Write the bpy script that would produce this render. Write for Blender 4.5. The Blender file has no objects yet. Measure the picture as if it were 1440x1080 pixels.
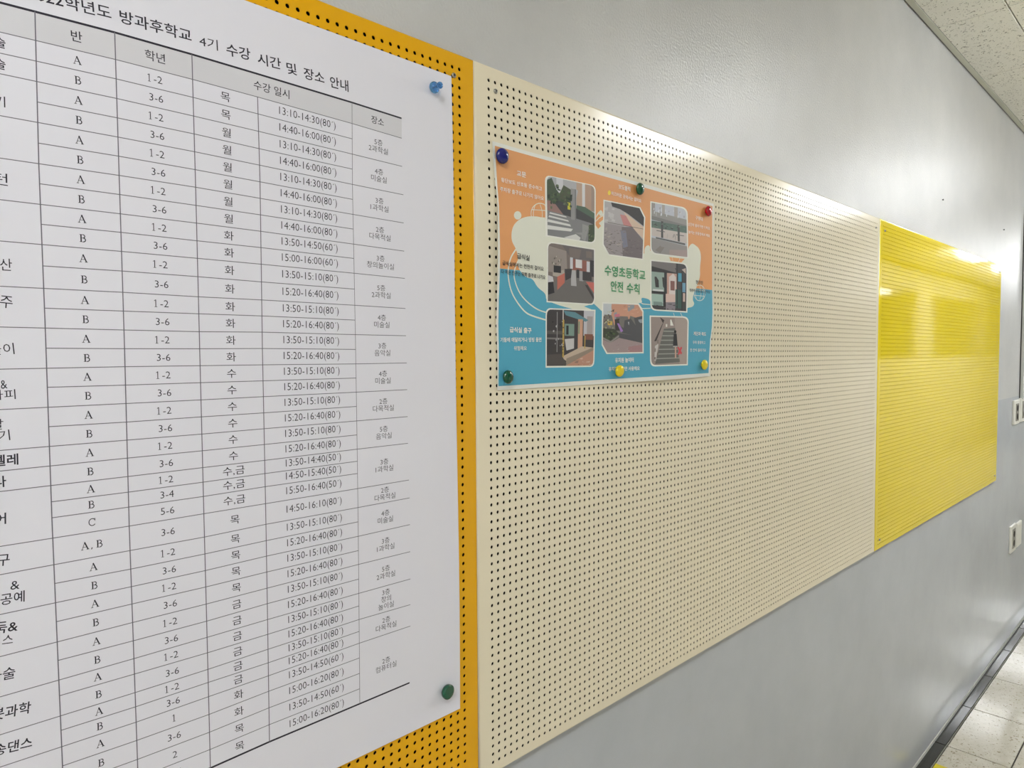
import bpy, bmesh, math, random
from mathutils import Vector, Matrix

random.seed(7)
C = bpy.context.scene.collection
PI = math.pi
PITCH = 0.012            # spacing of the peg holes, metres
ROW0 = 1.867             # height of the first row of holes above the floor
CEIL = 2.598
WALL = 0.013             # plane of the painted wall; the pegboard fronts lie at y = 0

# ------------------------------------------------------------------ camera
FPX = 965.9336
CAM = Vector((-0.64745, -0.70903, 1.49103))
def rot(a, b, c):
    ca, sa, cb, sb, cc, sc = math.cos(a), math.sin(a), math.cos(b), math.sin(b), math.cos(c), math.sin(c)
    Ry = Matrix(((cb, 0, sb), (0, 1, 0), (-sb, 0, cb)))
    Rx = Matrix(((1, 0, 0), (0, ca, -sa), (0, sa, ca)))
    Rz = Matrix(((cc, -sc, 0), (sc, cc, 0), (0, 0, 1)))
    return Rz @ Rx @ Ry
RM = rot(0.0432, -0.7709, -0.0053)
def towall(v):            # (along, down, into wall) -> world
    return Vector((v[0], v[2], -v[1]))
right, down, fwd = towall(RM[0]), towall(RM[1]), towall(RM[2])
cam_d = bpy.data.cameras.new('camera')
cam_d.sensor_width = 36.0
cam_d.lens = FPX / 1440 * 36
cam_d.clip_start = 0.02
cam = bpy.data.objects.new('camera', cam_d)
m = Matrix.Identity(4)
for i in range(3):
    m[i][0] = right[i]; m[i][1] = -down[i]; m[i][2] = -fwd[i]; m[i][3] = CAM[i]
cam.matrix_world = m
C.objects.link(cam)
bpy.context.scene.camera = cam

def at(px, py, y=0.0):
    """point of the photograph -> (x, z) on the vertical plane at depth y"""
    d = right * ((px - 720) / FPX) + down * ((py - 540) / FPX) + fwd
    t = (y - CAM.y) / d.y
    p = CAM + d * t
    return p.x, p.z

# ------------------------------------------------------------------ world, view
sc = bpy.context.scene
sc.view_settings.view_transform = 'Standard'
sc.view_settings.look = 'None'
sc.view_settings.gamma = 1.0
sc.view_settings.use_curve_mapping = False
sc.view_settings.exposure = 0.66
w = bpy.data.worlds.new('world'); sc.world = w; w.use_nodes = True
w.node_tree.nodes['Background'].inputs[0].default_value = (0.80, 0.88, 1.0, 1)
w.node_tree.nodes['Background'].inputs[1].default_value = 1.0
LAMP = 18.5               # emission of the ceiling panels

# ------------------------------------------------------------------ materials
def lin(c):
    return tuple(((v / 255) / 12.92 if v / 255 <= 0.04045 else ((v / 255 + 0.055) / 1.055) ** 2.4) for v in c) + (1.0,)

def mat(name, rgb, rough=0.5, metal=0.0, spec=0.5, coat=0.0, trans=0.0, ior=1.45):
    m = bpy.data.materials.new(name); m.use_nodes = True
    b = m.node_tree.nodes['Principled BSDF']
    b.inputs['Base Color'].default_value = lin(rgb)
    b.inputs['Roughness'].default_value = rough
    b.inputs['Metallic'].default_value = metal
    b.inputs['Specular IOR Level'].default_value = spec
    b.inputs['Coat Weight'].default_value = coat
    b.inputs['Coat Roughness'].default_value = 0.08
    b.inputs['Transmission Weight'].default_value = trans
    b.inputs['IOR'].default_value = ior
    return m

def node(m, t, **kw):
    n = m.node_tree.nodes.new(t)
    for k, v in kw.items():
        if k in n.inputs.keys(): n.inputs[k].default_value = v
        else: setattr(n, k, v)
    return n
def link(m, a, b): m.node_tree.links.new(a, b)
def bsdf(m): return m.node_tree.nodes['Principled BSDF']

def geo_pos(m, scale=(1, 1, 1)):
    g = node(m, 'ShaderNodeNewGeometry')
    mp = node(m, 'ShaderNodeMapping'); mp.inputs['Scale'].default_value = scale
    link(m, g.outputs['Position'], mp.inputs['Vector'])
    return mp.outputs['Vector']

def bump(m, height, strength, dist):
    b = node(m, 'ShaderNodeBump'); b.inputs['Strength'].default_value = strength; b.inputs['Distance'].default_value = dist
    link(m, height, b.inputs['Height']); link(m, b.outputs['Normal'], bsdf(m).inputs['Normal'])
    return b

def ramp(m, fac, stops):
    r = node(m, 'ShaderNodeValToRGB')
    e = r.color_ramp.elements
    while len(e) < len(stops): e.new(0.5)
    for i, (p, c) in enumerate(stops):
        e[i].position = p; e[i].color = lin(c) if len(c) == 3 else c
    link(m, fac, r.inputs['Fac'])
    return r.outputs['Color']

def wall_paint(name, rgb, rough, peel):
    m = mat(name, rgb, rough, spec=0.34)
    n1 = node(m, 'ShaderNodeTexNoise', Scale=230.0, Detail=2.0, Roughness=0.5)
    link(m, geo_pos(m), n1.inputs['Vector'])
    n3 = node(m, 'ShaderNodeTexNoise', Scale=7.0, Detail=2.0)
    link(m, geo_pos(m), n3.inputs['Vector'])
    b0 = node(m, 'ShaderNodeBump'); b0.inputs['Strength'].default_value = 0.15; b0.inputs['Distance'].default_value = 0.002
    link(m, n3.outputs['Fac'], b0.inputs['Height'])
    b = bump(m, n1.outputs['Fac'], peel, 0.0012)
    link(m, b0.outputs['Normal'], b.inputs['Normal'])
    # faint scuffs and grubby patches in the paint itself
    n2 = node(m, 'ShaderNodeTexNoise', Scale=2.2, Detail=6.0, Roughness=0.65)
    link(m, geo_pos(m), n2.inputs['Vector'])
    dark = tuple(int(v * 0.94) for v in rgb)
    link(m, ramp(m, n2.outputs['Fac'], [(0.35, rgb), (0.75, dark)]), bsdf(m).inputs['Base Color'])
    return m

M = {}
M['wall_up'] = wall_paint('white_wall_paint', (202, 202, 200), 0.27, 0.85)
M['wall_low'] = wall_paint('grey_wall_paint', (190, 194, 199), 0.17, 0.10)
M['wall_far'] = mat('opposite_wall_paint', (236, 234, 228), 0.5)
M['caulk'] = mat('wall_foot_sealant', (196, 196, 190), 0.6)
M['trim'] = mat('ceiling_moulding_metal', (212, 212, 196), 0.5)
M['shade'] = mat('painted_shade', (34, 34, 30), 0.8)  # near-black colour that paints in shade for gaps and edges
def board_mat(name, rgb, rough=0.24):
    m = mat(name, rgb, rough, spec=0.5)
    n = node(m, 'ShaderNodeTexNoise', Scale=5.0, Detail=1.0)
    link(m, geo_pos(m), n.inputs['Vector'])
    bump(m, n.outputs['Fac'], 0.3, 0.002)
    return m
M['amber'] = board_mat('amber_yellow_enamel', (232, 172, 8))
M['beige'] = board_mat('beige_enamel', (236, 226, 200), 0.18)
M['yellow'] = board_mat('lemon_yellow_enamel', (240, 214, 22), 0.06)
M['hole_shade_sheet'] = mat('painted_hole_shade', (34, 26, 18), 0.9, spec=0.1)  # dark colour paints in the shade behind the peg holes
M['paper'] = mat('timetable_paper', (228, 227, 235), 0.6, spec=0.3)
M['hdr'] = mat('header_grey_ink', (214, 213, 218), 0.6, spec=0.3)
M['ink'] = mat('black_ink', (52, 50, 60), 0.6, spec=0.2)
M['ink2'] = mat('dark_grey_ink', (84, 82, 92), 0.6, spec=0.2)
M['line'] = mat('table_line_ink', (112, 110, 120), 0.6, spec=0.2)
M['steel'] = mat('zinc_screw', (170, 168, 160), 0.3, metal=1.0)
M['slot'] = mat('screw_recess', (60, 58, 54), 0.5, metal=0.6)
M['plate'] = mat('ivory_plastic', (228, 226, 216), 0.35)
M['socket'] = mat('grey_socket_face', (136, 132, 120), 0.4)
M['hole'] = mat('socket_hole', (38, 34, 30), 0.7)
M['seam'] = mat('raceway_plastic', (196, 197, 192), 0.4)
M['glassdark'] = mat('classroom_window_glass', (70, 76, 74), 0.08)
M['frame'] = mat('window_frame_metal', (150, 150, 142), 0.4)
M['grout'] = mat('tile_grout', (58, 55, 47), 0.8)
M['divider'] = mat('divider_strip_metal', (150, 147, 136), 0.35, metal=0.5)
M['tape'] = mat('yellow_floor_tape', (216, 196, 40), 0.5)

m = mat('mineral_fibre_tile', (250, 248, 240), 0.9, spec=0.2); M['ctile'] = m
ns = node(m, 'ShaderNodeTexNoise', Scale=38.0, Detail=1.0); link(m, geo_pos(m), ns.inputs['Vector'])
mx = node(m, 'ShaderNodeVectorMath', operation='SCALE'); mx.inputs['Scale'].default_value = 0.055
link(m, ns.outputs['Color'], mx.inputs[0])
def spots(scale, dens, thr):
    ad = node(m, 'ShaderNodeVectorMath', operation='ADD')
    link(m, geo_pos(m), ad.inputs[0]); link(m, mx.outputs[0], ad.inputs[1])
    mp = node(m, 'ShaderNodeMapping'); mp.inputs['Scale'].default_value = scale; link(m, ad.outputs[0], mp.inputs['Vector'])
    v = node(m, 'ShaderNodeTexVoronoi', Scale=dens, Randomness=1.0); link(m, mp.outputs['Vector'], v.inputs['Vector'])
    lt = node(m, 'ShaderNodeMapRange'); lt.inputs['From Min'].default_value = thr; lt.inputs['From Max'].default_value = thr + 0.07
    lt.inputs['To Min'].default_value = 1; lt.inputs['To Max'].default_value = 0
    link(m, v.outputs['Distance'], lt.inputs['Value'])
    # only some cells carry a mark
    sp = node(m, 'ShaderNodeSeparateColor'); link(m, v.outputs['Color'], sp.inputs[0])
    gt = node(m, 'ShaderNodeMath', operation='GREATER_THAN'); gt.inputs[1].default_value = 0.35; link(m, sp.outputs[0], gt.inputs[0])
    mu = node(m, 'ShaderNodeMath', operation='MULTIPLY'); link(m, lt.outputs[0], mu.inputs[0]); link(m, gt.outputs[0], mu.inputs[1])
    return mu.outputs[0]
a1, a2, a3 = spots((1, 0.4, 1), 90.0, 0.17), spots((0.45, 1, 1), 100.0, 0.14), spots((1, 1, 1), 190.0, 0.12)
s1 = node(m, 'ShaderNodeMath', operation='MAXIMUM'); link(m, a1, s1.inputs[0]); link(m, a2, s1.inputs[1])
s2 = node(m, 'ShaderNodeMath', operation='MAXIMUM'); link(m, s1.outputs[0], s2.inputs[0]); link(m, a3, s2.inputs[1])
link(m, ramp(m, s2.outputs[0], [(0.0, (250, 248, 238)), (1.0, (128, 122, 106))]), bsdf(m).inputs['Base Color'])
inv = node(m, 'ShaderNodeMath', operation='SUBTRACT'); inv.inputs[0].default_value = 1.0; link(m, s2.outputs[0], inv.inputs[1])
bump(m, inv.outputs[0], 0.6, 0.002)

def terrazzo(name, base, chipa, chipb, thr, rough):
    m = mat(name, base, rough, spec=0.6)
    n1 = node(m, 'ShaderNodeTexNoise', Scale=16.0, Detail=5.0, Roughness=0.7); link(m, geo_pos(m), n1.inputs['Vector'])
    c0 = ramp(m, n1.outputs['Fac'], [(0.35, base), (0.7, chipa)])
    ns = node(m, 'ShaderNodeTexNoise', Scale=60.0, Detail=1.0); link(m, geo_pos(m), ns.inputs['Vector'])
    sc_ = node(m, 'ShaderNodeVectorMath', operation='SCALE'); sc_.inputs['Scale'].default_value = 0.02; link(m, ns.outputs['Color'], sc_.inputs[0])
    ad = node(m, 'ShaderNodeVectorMath', operation='ADD'); link(m, geo_pos(m, (1, 1.0, 1)), ad.inputs[0]); link(m, sc_.outputs[0], ad.inputs[1])
    out = c0
    for dens, t in ((78.0, thr), (150.0, thr * 0.9)):
        v = node(m, 'ShaderNodeTexVoronoi', Scale=dens); link(m, ad.outputs[0], v.inputs['Vector'])
        sp = node(m, 'ShaderNodeSeparateColor'); link(m, v.outputs['Color'], sp.inputs[0])
        gt = node(m, 'ShaderNodeMath', operation='GREATER_THAN'); gt.inputs[1].default_value = 0.6; link(m, sp.outputs[0], gt.inputs[0])
        lt = node(m, 'ShaderNodeMapRange'); lt.inputs['From Min'].default_value = t; lt.inputs['From Max'].default_value = t + 0.12
        lt.inputs['To Min'].default_value = 0.85; lt.inputs['To Max'].default_value = 0; link(m, v.outputs['Distance'], lt.inputs['Value'])
        mu = node(m, 'ShaderNodeMath', operation='MULTIPLY'); link(m, lt.outputs[0], mu.inputs[0]); link(m, gt.outputs[0], mu.inputs[1])
        mi = node(m, 'ShaderNodeMix', data_type='RGBA'); link(m, mu.outputs[0], mi.inputs[0]); link(m, out, mi.inputs[6]); mi.inputs[7].default_value = lin(chipb)
        out = mi.outputs[2]
    link(m, out, bsdf(m).inputs['Base Color'])
    return m
M['terrazzo'] = terrazzo('cream_terrazzo', (206, 201, 188), (188, 181, 162), (128, 114, 86), 0.2, 0.10)
M['border'] = terrazzo('charcoal_terrazzo', (54, 54, 50), (44, 44, 41), (26, 26, 24), 0.2, 0.10)
def pin_mat(name, rgb): return mat(name, rgb, 0.18, spec=0.6, coat=0.4)
M['pin_navy'] = pin_mat('navy_pin_plastic', (12, 18, 112))
M['pin_green'] = pin_mat('green_pin_plastic', (0, 80, 52))
M['pin_red'] = pin_mat('red_pin_plastic', (176, 10, 34))
M['pin_yellow'] = pin_mat('yellow_pin_plastic', (240, 214, 20))
M['pin_clear'] = mat('clear_blue_pin_plastic', (104, 178, 240), 0.04, trans=0.9, ior=1.49)
M['needle'] = mat('pin_needle_steel', (180, 180, 180), 0.2, metal=1.0)

def emis(name, rgb, s):
    m = bpy.data.materials.new(name); m.use_nodes = True
    b = bsdf(m); b.inputs['Base Color'].default_value = (0.8, 0.8, 0.8, 1)
    b.inputs['Emission Color'].default_value = rgb + (1,); b.inputs['Emission Strength'].default_value = s
    return m
M['lamp'] = emis('ceiling_panel_light', (0.945, 0.97, 1.0), LAMP)

# ------------------------------------------------------------------ helpers
def mesh_obj(name, verts, faces, mats, parent=None, fmat=None, smooth=False):
    me = bpy.data.meshes.new(name)
    me.from_pydata([tuple(v) for v in verts], [], faces)
    for mm in (mats if isinstance(mats, (list, tuple)) else [mats]): me.materials.append(mm)
    if fmat: me.polygons.foreach_set('material_index', fmat)
    if smooth: me.polygons.foreach_set('use_smooth', [True] * len(me.polygons))
    me.update()
    if smooth: me.set_sharp_from_angle(angle=0.7)
    o = bpy.data.objects.new(name, me); C.objects.link(o)
    if parent: o.parent = parent
    return o

def empty(name, loc):
    o = bpy.data.objects.new(name, None); C.objects.link(o); o.location = loc; o.empty_display_size = 0.05
    return o

def tag(o, label, cat, group=None):
    o['label'] = label; o['category'] = cat
    if group: o['group'] = group
    return o
def struct(o):
    o['kind'] = 'structure'; return o

def bm_box(bm, x0, x1, y0, y1, z0, z1, bev=0.0, mi=0):
    r = bmesh.ops.create_cube(bm, size=1.0)
    vs = r['verts']
    for v in vs:
        v.co = Vector(((x0 + x1) / 2 + v.co.x * (x1 - x0), (y0 + y1) / 2 + v.co.y * (y1 - y0), (z0 + z1) / 2 + v.co.z * (z1 - z0)))
    fs = set(f for v in vs for f in v.link_faces)
    for f in fs: f.material_index = mi
    if bev > 0:
        es = list(set(e for v in vs for e in v.link_edges))
        bmesh.ops.bevel(bm, geom=es, offset=bev, segments=1, affect='EDGES', profile=0.5)
    return bm
def from_bm(name, bm, mats, parent=None, smooth=False):
    me = bpy.data.meshes.new(name); bm.to_mesh(me); bm.free()
    for mm in (mats if isinstance(mats, (list, tuple)) else [mats]): me.materials.append(mm)
    if smooth: me.polygons.foreach_set('use_smooth', [True] * len(me.polygons)); me.set_sharp_from_angle(angle=0.9)
    o = bpy.data.objects.new(name, me); C.objects.link(o)
    if parent: o.parent = parent
    return o
def box(name, x0, x1, y0, y1, z0, z1, mt, parent=None, bev=0.0):
    return from_bm(name, bm_box(bmesh.new(), x0, x1, y0, y1, z0, z1, bev), mt, parent)
def copy_tree(o, parent=None):
    c = o.copy(); C.objects.link(c)
    if parent: c.parent = parent
    for ch in list(o.children): copy_tree(ch, c)
    return c

# ------------------------------------------------------------------ room shell
X0, X1, YB = -3.4, 15.0, -2.2
SPLIT = ROW0 - 0.6055                # where the white paint meets the grey paint
wb = bmesh.new()
bm_box(wb, X0, X1, WALL, WALL + 0.12, SPLIT, CEIL + 0.1, mi=0)
bm_box(wb, X0, X1, WALL - 0.0004, WALL + 0.12, 0.0, SPLIT, mi=1)
struct(from_bm('wall_back', wb, [M['wall_up'], M['wall_low']]))
# opposite side of the corridor: solid dado, piers and classroom windows
wf = bmesh.new()
bm_box(wf, X0, X1, YB - 0.12, YB, 0, 1.40)
bm_box(wf, X0, X1, YB - 0.12, YB, 2.34, CEIL + 0.1)
xs = [X0 + 0.5 + i * 3.4 for i in range(6)]
edges = [X0] + [v for x in xs for v in (x, min(x + 2.6, X1))] + [X1]
for i in range(0, len(edges) - 1, 2):
    if edges[i + 1] - edges[i] > 0.02: bm_box(wf, edges[i], edges[i + 1], YB - 0.12, YB, 1.40, 2.34)
struct(from_bm('wall_front', wf, M['wall_far']))
for i, x in enumerate(xs):
    xe = min(x + 2.6, X1)
    if xe - x < 0.3: continue
    b = bmesh.new()
    bm_box(b, x, xe, YB - 0.07, YB - 0.02, 1.40, 1.45); bm_box(b, x, xe, YB - 0.07, YB - 0.02, 2.29, 2.34)
    for q in range(4):
        xx = x + (xe - x - 0.05) * q / 3
        bm_box(b, xx, xx + 0.05, YB - 0.07, YB - 0.02, 1.45, 2.29)
    wo = struct(from_bm('window_%d' % (i + 1), b, M['frame']))
    box('pane', x + 0.01, xe - 0.01, YB - 0.05, YB - 0.044, 1.42, 2.32, M['glassdark'], wo)
struct(box('wall_left', X0 - 0.1, X0, YB - 0.12, WALL + 0.12, 0, CEIL + 0.1, M['wall_far']))
struct(box('wall_right', X1, X1 + 0.1, YB - 0.12, WALL + 0.12, 0, CEIL + 0.1, M['wall_far']))

# floor: slab with each terrazzo tile laid on it
floor = struct(box('floor', X0, X1, YB, WALL, -0.06, -0.004, M['grout']))
T = 0.389
tile_me = None
def tile_bm(w, d, h=0.004, g=0.0021):
    b = bmesh.new(); bm_box(b, g, w - g, -d + g, -g, -h, 0.0, 0.0012); return b
k0 = int(math.floor((X0 - 2.301) / T)); k1 = int(math.ceil((X1 - 2.301) / T))
full = bpy.data.meshes.new('floor_tile'); b = tile_bm(T, T); b.to_mesh(full); b.free(); full.materials.append(M['terrazzo'])
cut = bpy.data.meshes.new('cut_floor_tile'); b = tile_bm(T, 0.199); b.to_mesh(cut); b.free(); cut.materials.append(M['terrazzo'])
brd = bpy.data.meshes.new('border_tile'); b = tile_bm(T, 0.040); b.to_mesh(brd); b.free(); brd.materials.append(M['border'])
def piece(name, me, loc, parent):
    o = bpy.data.objects.new(name, me); C.objects.link(o); o.location = loc; o.parent = parent; return o
for k in range(k0 + 1, k1 - 1):
    x = 2.301 + k * T
    piece('border_tile', brd, (x, WALL, 0), floor)
    piece('floor_tile', cut, (x, -0.030, 0), floor)
    y = -0.229
    for r in range(5):
        piece('floor_tile', full, (x, y, 0), floor)
        y -= T
box('divider_strip', X0, X1, -0.0300, -0.0268, -0.004, 0.0004, M['divider'], floor)
struct(box('baseboard_back', X0, X1, WALL - 0.0035, WALL, 0.0, 0.014, M['caulk'], bev=0.001))

# ceiling: lay-in mineral fibre tiles, each a piece of its own
ceil_ = struct(box('ceiling', X0, X1, YB, WALL, CEIL + 0.012, CEIL + 0.06, M['shade']))
TX, TY = 0.61, 0.30
def ct_me(name, w, d):
    me = bpy.data.meshes.new(name); b = bmesh.new(); g = 0.0016
    bm_box(b, g, w - g, -d + g, -g, 0.0, 0.012, 0.0012); b.to_mesh(me); b.free(); me.materials.append(M['ctile']); return me
c_cut, c_full = ct_me('cut_ceiling_tile', TX, 0.199), ct_me('ceiling_tile', TX, TY)
lamp_x = [-3.1, -1.3, 2.15, 4.2, 8.3, 10.2, 12.1]
kk0 = int(math.floor((X0 - 2.073) / TX)) + 1; kk1 = int((X1 - 2.073) / TX)
for k in range(kk0, kk1):
    x = 2.073 + k * TX
    piece('ceiling_tile', c_cut, (x, -0.007, CEIL), ceil_)
    for r in range(6):
        piece('ceiling_tile', c_full, (x, -0.206 - r * TY, CEIL + random.uniform(0, 0.0006)), ceil_)
# edge moulding: dark strip paints shade into the wall gap, then the flat flange
tr = bmesh.new()
bm_box(tr, X0, X1, -0.0095, WALL - 0.0045, CEIL - 0.0035, CEIL - 0.0015, mi=0)
bm_box(tr, X0, X1, WALL - 0.0048, WALL - 0.003, CEIL - 0.0015, CEIL + 0.012, mi=0)
bm_box(tr, X0, X1, WALL - 0.0045, WALL, CEIL + 0.004, CEIL + 0.006, mi=1)
struct(from_bm('trim_1', tr, [M['trim'], M['shade']]))

# ceiling lights down the middle of the corridor
lp = empty('ceiling_light', (0, 0, CEIL))
fb = bmesh.new()
for a in ((-0.31, 0.31, -0.16, -0.15), (-0.31, 0.31, 0.15, 0.16), (-0.31, -0.30, -0.15, 0.15), (0.30, 0.31, -0.15, 0.15)):
    bm_box(fb, a[0], a[1], a[2], a[3], -0.012, -0.0005)
from_bm('frame', fb, M['plate'], lp)
box('diffuser', -0.298, 0.298, -0.148, 0.148, -0.085, -0.004, M['lamp'], lp)
tag(lp, 'white rectangular panel light set in the corridor ceiling', 'light', 'panel lights along the ceiling')
for i, x in enumerate(lamp_x):
    o = lp if i == 0 else copy_tree(lp)
    o.location = (x, -1.09, CEIL)

# ------------------------------------------------------------------ pegboards
NX, NY = 129, 81
L_, R_, T_, B_ = -2.2, 130.15, -1.66, 81.45     # edges of a board in hole pitches from its first hole
def board_mesh():
    verts, faces, sm = [], [], []
    n, r = 12, 0.212
    th = 0.0012
    ring = [(r * math.cos(2 * PI * (i + 0.5) / n), r * math.sin(2 * PI * (i + 0.5) / n)) for i in range(n)]
    corner = [(0.5, 0.5), (-0.5, 0.5), (-0.5, -0.5), (0.5, -0.5)]
    gv = {}
    def grid(i, j):
        if (i, j) not in gv:
            gv[(i, j)] = len(verts); verts.append(((i - 0.5) * PITCH, 0.0, -(j - 0.5) * PITCH))
        return gv[(i, j)]
    for j in range(NY):
        for i in range(NX):
            base = len(verts)
            for (a, b_) in ring: verts.append(((i + a) * PITCH, 0.0, -(j - b_) * PITCH))
            for (a, b_) in ring: verts.append(((i + a) * PITCH, th, -(j - b_) * PITCH))
            # corners: (+,+up),( -,+up),(-,-),(+,-)
            c4 = [grid(i + 1, j), grid(i, j), grid(i, j + 1), grid(i + 1, j + 1)]
            q = n // 4
            for k in range(4):
                seg = [base + (k * q + t) % n for t in range(q)]
                nxt = base + ((k + 1) * q) % n
                faces.append([c4[k]] + seg[::-1]); sm.append(False)
                faces.append([c4[k], seg[-1], nxt, c4[(k + 1) % 4]][::-1]); sm.append(False)
            for t in range(n):
                t2 = (t + 1) % n
                faces.append([base + t, base + t2, base + n + t2, base + n + t]); sm.append(True)
    # plain margins
    x0, x1, z1, z0 = L_ * PITCH, R_ * PITCH, -T_ * PITCH, -B_ * PITCH
    gx0, gx1, gz1, gz0 = -0.5 * PITCH, (NX - 0.5) * PITCH, 0.5 * PITCH, -(NY - 0.5) * PITCH
    rad = 0.0035
    ix0, ix1, iz1, iz0 = x0 + rad, x1 - rad, z1 - rad, z0 + rad
    b0 = len(verts)
    for p in ((ix0, iz0), (ix1, iz0), (ix1, iz1), (ix0, iz1), (gx0, gz0), (gx1, gz0), (gx1, gz1), (gx0, gz1)):
        verts.append((p[0], 0.0, p[1]))
    for k in range(4):
        k2 = (k + 1) % 4
        faces.append([b0 + k, b0 + k2, b0 + 4 + k2, b0 + 4 + k]); sm.append(False)
    # rolled edge and return to the wall
    prof = [(rad * (1 - math.cos(a)), rad * math.sin(a)) for a in [0, PI / 10, PI / 5, 3 * PI / 10, 2 * PI / 5, PI / 2]]  # (y, outwards)
    prof.append((WALL - 0.0009, rad))
    rings = []
    for (y, o) in prof:
        rings.append(len(verts))
        for (sx, sz, cx, cz) in ((-1, -1, ix0, iz0), (1, -1, ix1, iz0), (1, 1, ix1, iz1), (-1, 1, ix0, iz1)):
            verts.append((cx + sx * o, y, cz + sz * o))
    for a, b_ in zip(rings[:-1], rings[1:]):
        for k in range(4):
            k2 = (k + 1) % 4
            faces.append([b_ + k, b_ + k2, a + k2, a + k]); sm.append(True)
    me = bpy.data.meshes.new('perforated_panel')
    me.from_pydata(verts, [], faces)
    me.polygons.foreach_set('use_smooth', sm)
    me.update()
    return me
bmesh_data = board_mesh()
bm = bmesh.new(); bm.from_mesh(bmesh_data); bmesh.ops.recalc_face_normals(bm, faces=bm.faces[:]); 
ok = [f for f in bm.faces if abs(f.normal.y) > 0.9 and f.calc_center_median().y < 0.0001]
if ok and ok[0].normal.y > 0: bmesh.ops.reverse_faces(bm, faces=bm.faces[:])
bm.to_mesh(bmesh_data); bm.free()
bmesh_data.materials.append(M['beige'])

# screw: pan head with a cross recess
def lathe(bm, prof, n=20, origin=(0, 0, 0), axis=None, mi=0):
    """profile (radius, out) revolved round the -y axis"""
    ringv = []
    for (r, z) in prof:
        if r < 1e-7: ringv.append([bm.verts.new((0, -z, 0))])
        else: ringv.append([bm.verts.new((r * math.cos(2 * PI * i / n), -z, r * math.sin(2 * PI * i / n))) for i in range(n)])
    for a, b_ in zip(ringv[:-1], ringv[1:]):
        for i in range(n):
            i2 = (i + 1) % n
            va = [a[0]] if len(a) == 1 else [a[i], a[i2]]
            vb = [b_[0]] if len(b_) == 1 else [b_[i2], b_[i]]
            f = bm.faces.new(va + vb); f.material_index = mi; f.smooth = True
    bmesh.ops.recalc_face_normals(bm, faces=bm.faces[:])
    return bm
sb = lathe(bmesh.new(), [(0.0034, 0.0), (0.0034, 0.0008), (0.0030, 0.0018), (0.0020, 0.0024), (0, 0.0026)], 16)
bm_box(sb, -0.0016, 0.0016, -0.0028, -0.002, -0.0004, 0.0004, mi=1)
bm_box(sb, -0.0004, 0.0004, -0.0028, -0.002, -0.0016, 0.0016, mi=1)
scr = bpy.data.meshes.new('screw'); sb.to_mesh(scr); sb.free(); scr.materials.append(M['steel']); scr.materials.append(M['slot'])
for p in scr.polygons: p.use_smooth = True

def pegboard(x, z, mt, label, screws, sx=1.0):
    root = empty('pegboard', (x, 0, z))
    p = bpy.data.objects.new('perforated_panel', bmesh_data); C.objects.link(p); p.parent = root; p.scale = (sx, 1, 1)
    p.material_slots[0].link = 'OBJECT'; p.material_slots[0].material = mt
    box('hole_shade_sheet', (L_ + 0.7) * PITCH * sx, (R_ - 0.7) * PITCH * sx, 0.0095, 0.0108, -(B_ - 0.7) * PITCH, -(T_ + 0.7) * PITCH, M['hole_shade_sheet'], root)  # added sheet, its dark colour stands for shade inside the holes
    for (i, j) in screws:
        s = bpy.data.objects.new('screw', scr); C.objects.link(s); s.parent = root
        s.location = (i * PITCH * sx, -0.0001, -j * PITCH); s.rotation_euler = (0, random.uniform(0, 1.5), 0)
    tag(root, label, 'pegboard')
    return root
MIDZ = ROW0
mid = pegboard(0, MIDZ, M['beige'], 'beige perforated metal pegboard in the middle carrying the small school poster', [(1, 1), (127, 1)])
lx = -4.36 - 128
leftb = pegboard(lx * PITCH, MIDZ, M['amber'], 'amber yellow perforated metal pegboard behind the large white timetable', [(127.15, 0.9), (127, 79), (1, 1)])
S3 = 265.35
sx3 = (S3 - 130.25) / (R_ - L_)
rightb = pegboard((130.25 - L_ * sx3) * PITCH, MIDZ, M['yellow'], 'glossy lemon yellow perforated metal pegboard with nothing pinned on it', [(1, 1), (1, 79), (127, 1), (127, 79)], sx3)

# ------------------------------------------------------------------ lettering
_cache = {}
def glyphs(text, weight=0.0):
    key = (text, weight)
    if key in _cache: return _cache[key]
    cu = bpy.data.curves.new('t', 'FONT'); cu.body = text; cu.size = 1.0; cu.resolution_u = 2
    cu.offset = weight; cu.fill_mode = 'FRONT'
    o = bpy.data.objects.new('t', cu); C.objects.link(o)
    dg = bpy.context.evaluated_depsgraph_get(); dg.update()
    me = o.evaluated_get(dg).to_mesh()
    vs = [(v.co.x, v.co.y) for v in me.vertices]; fs = [list(p.vertices) for p in me.polygons]
    o.evaluated_get(dg).to_mesh_clear()
    bpy.data.objects.remove(o); bpy.data.curves.remove(cu)
    if vs:
        x0, x1 = min(v[0] for v in vs), max(v[0] for v in vs); y0, y1 = min(v[1] for v in vs), max(v[1] for v in vs)
    else: x0 = x1 = y0 = y1 = 0
    _cache[key] = (vs, fs, (x0, x1, y0, y1))
    return _cache[key]

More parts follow.
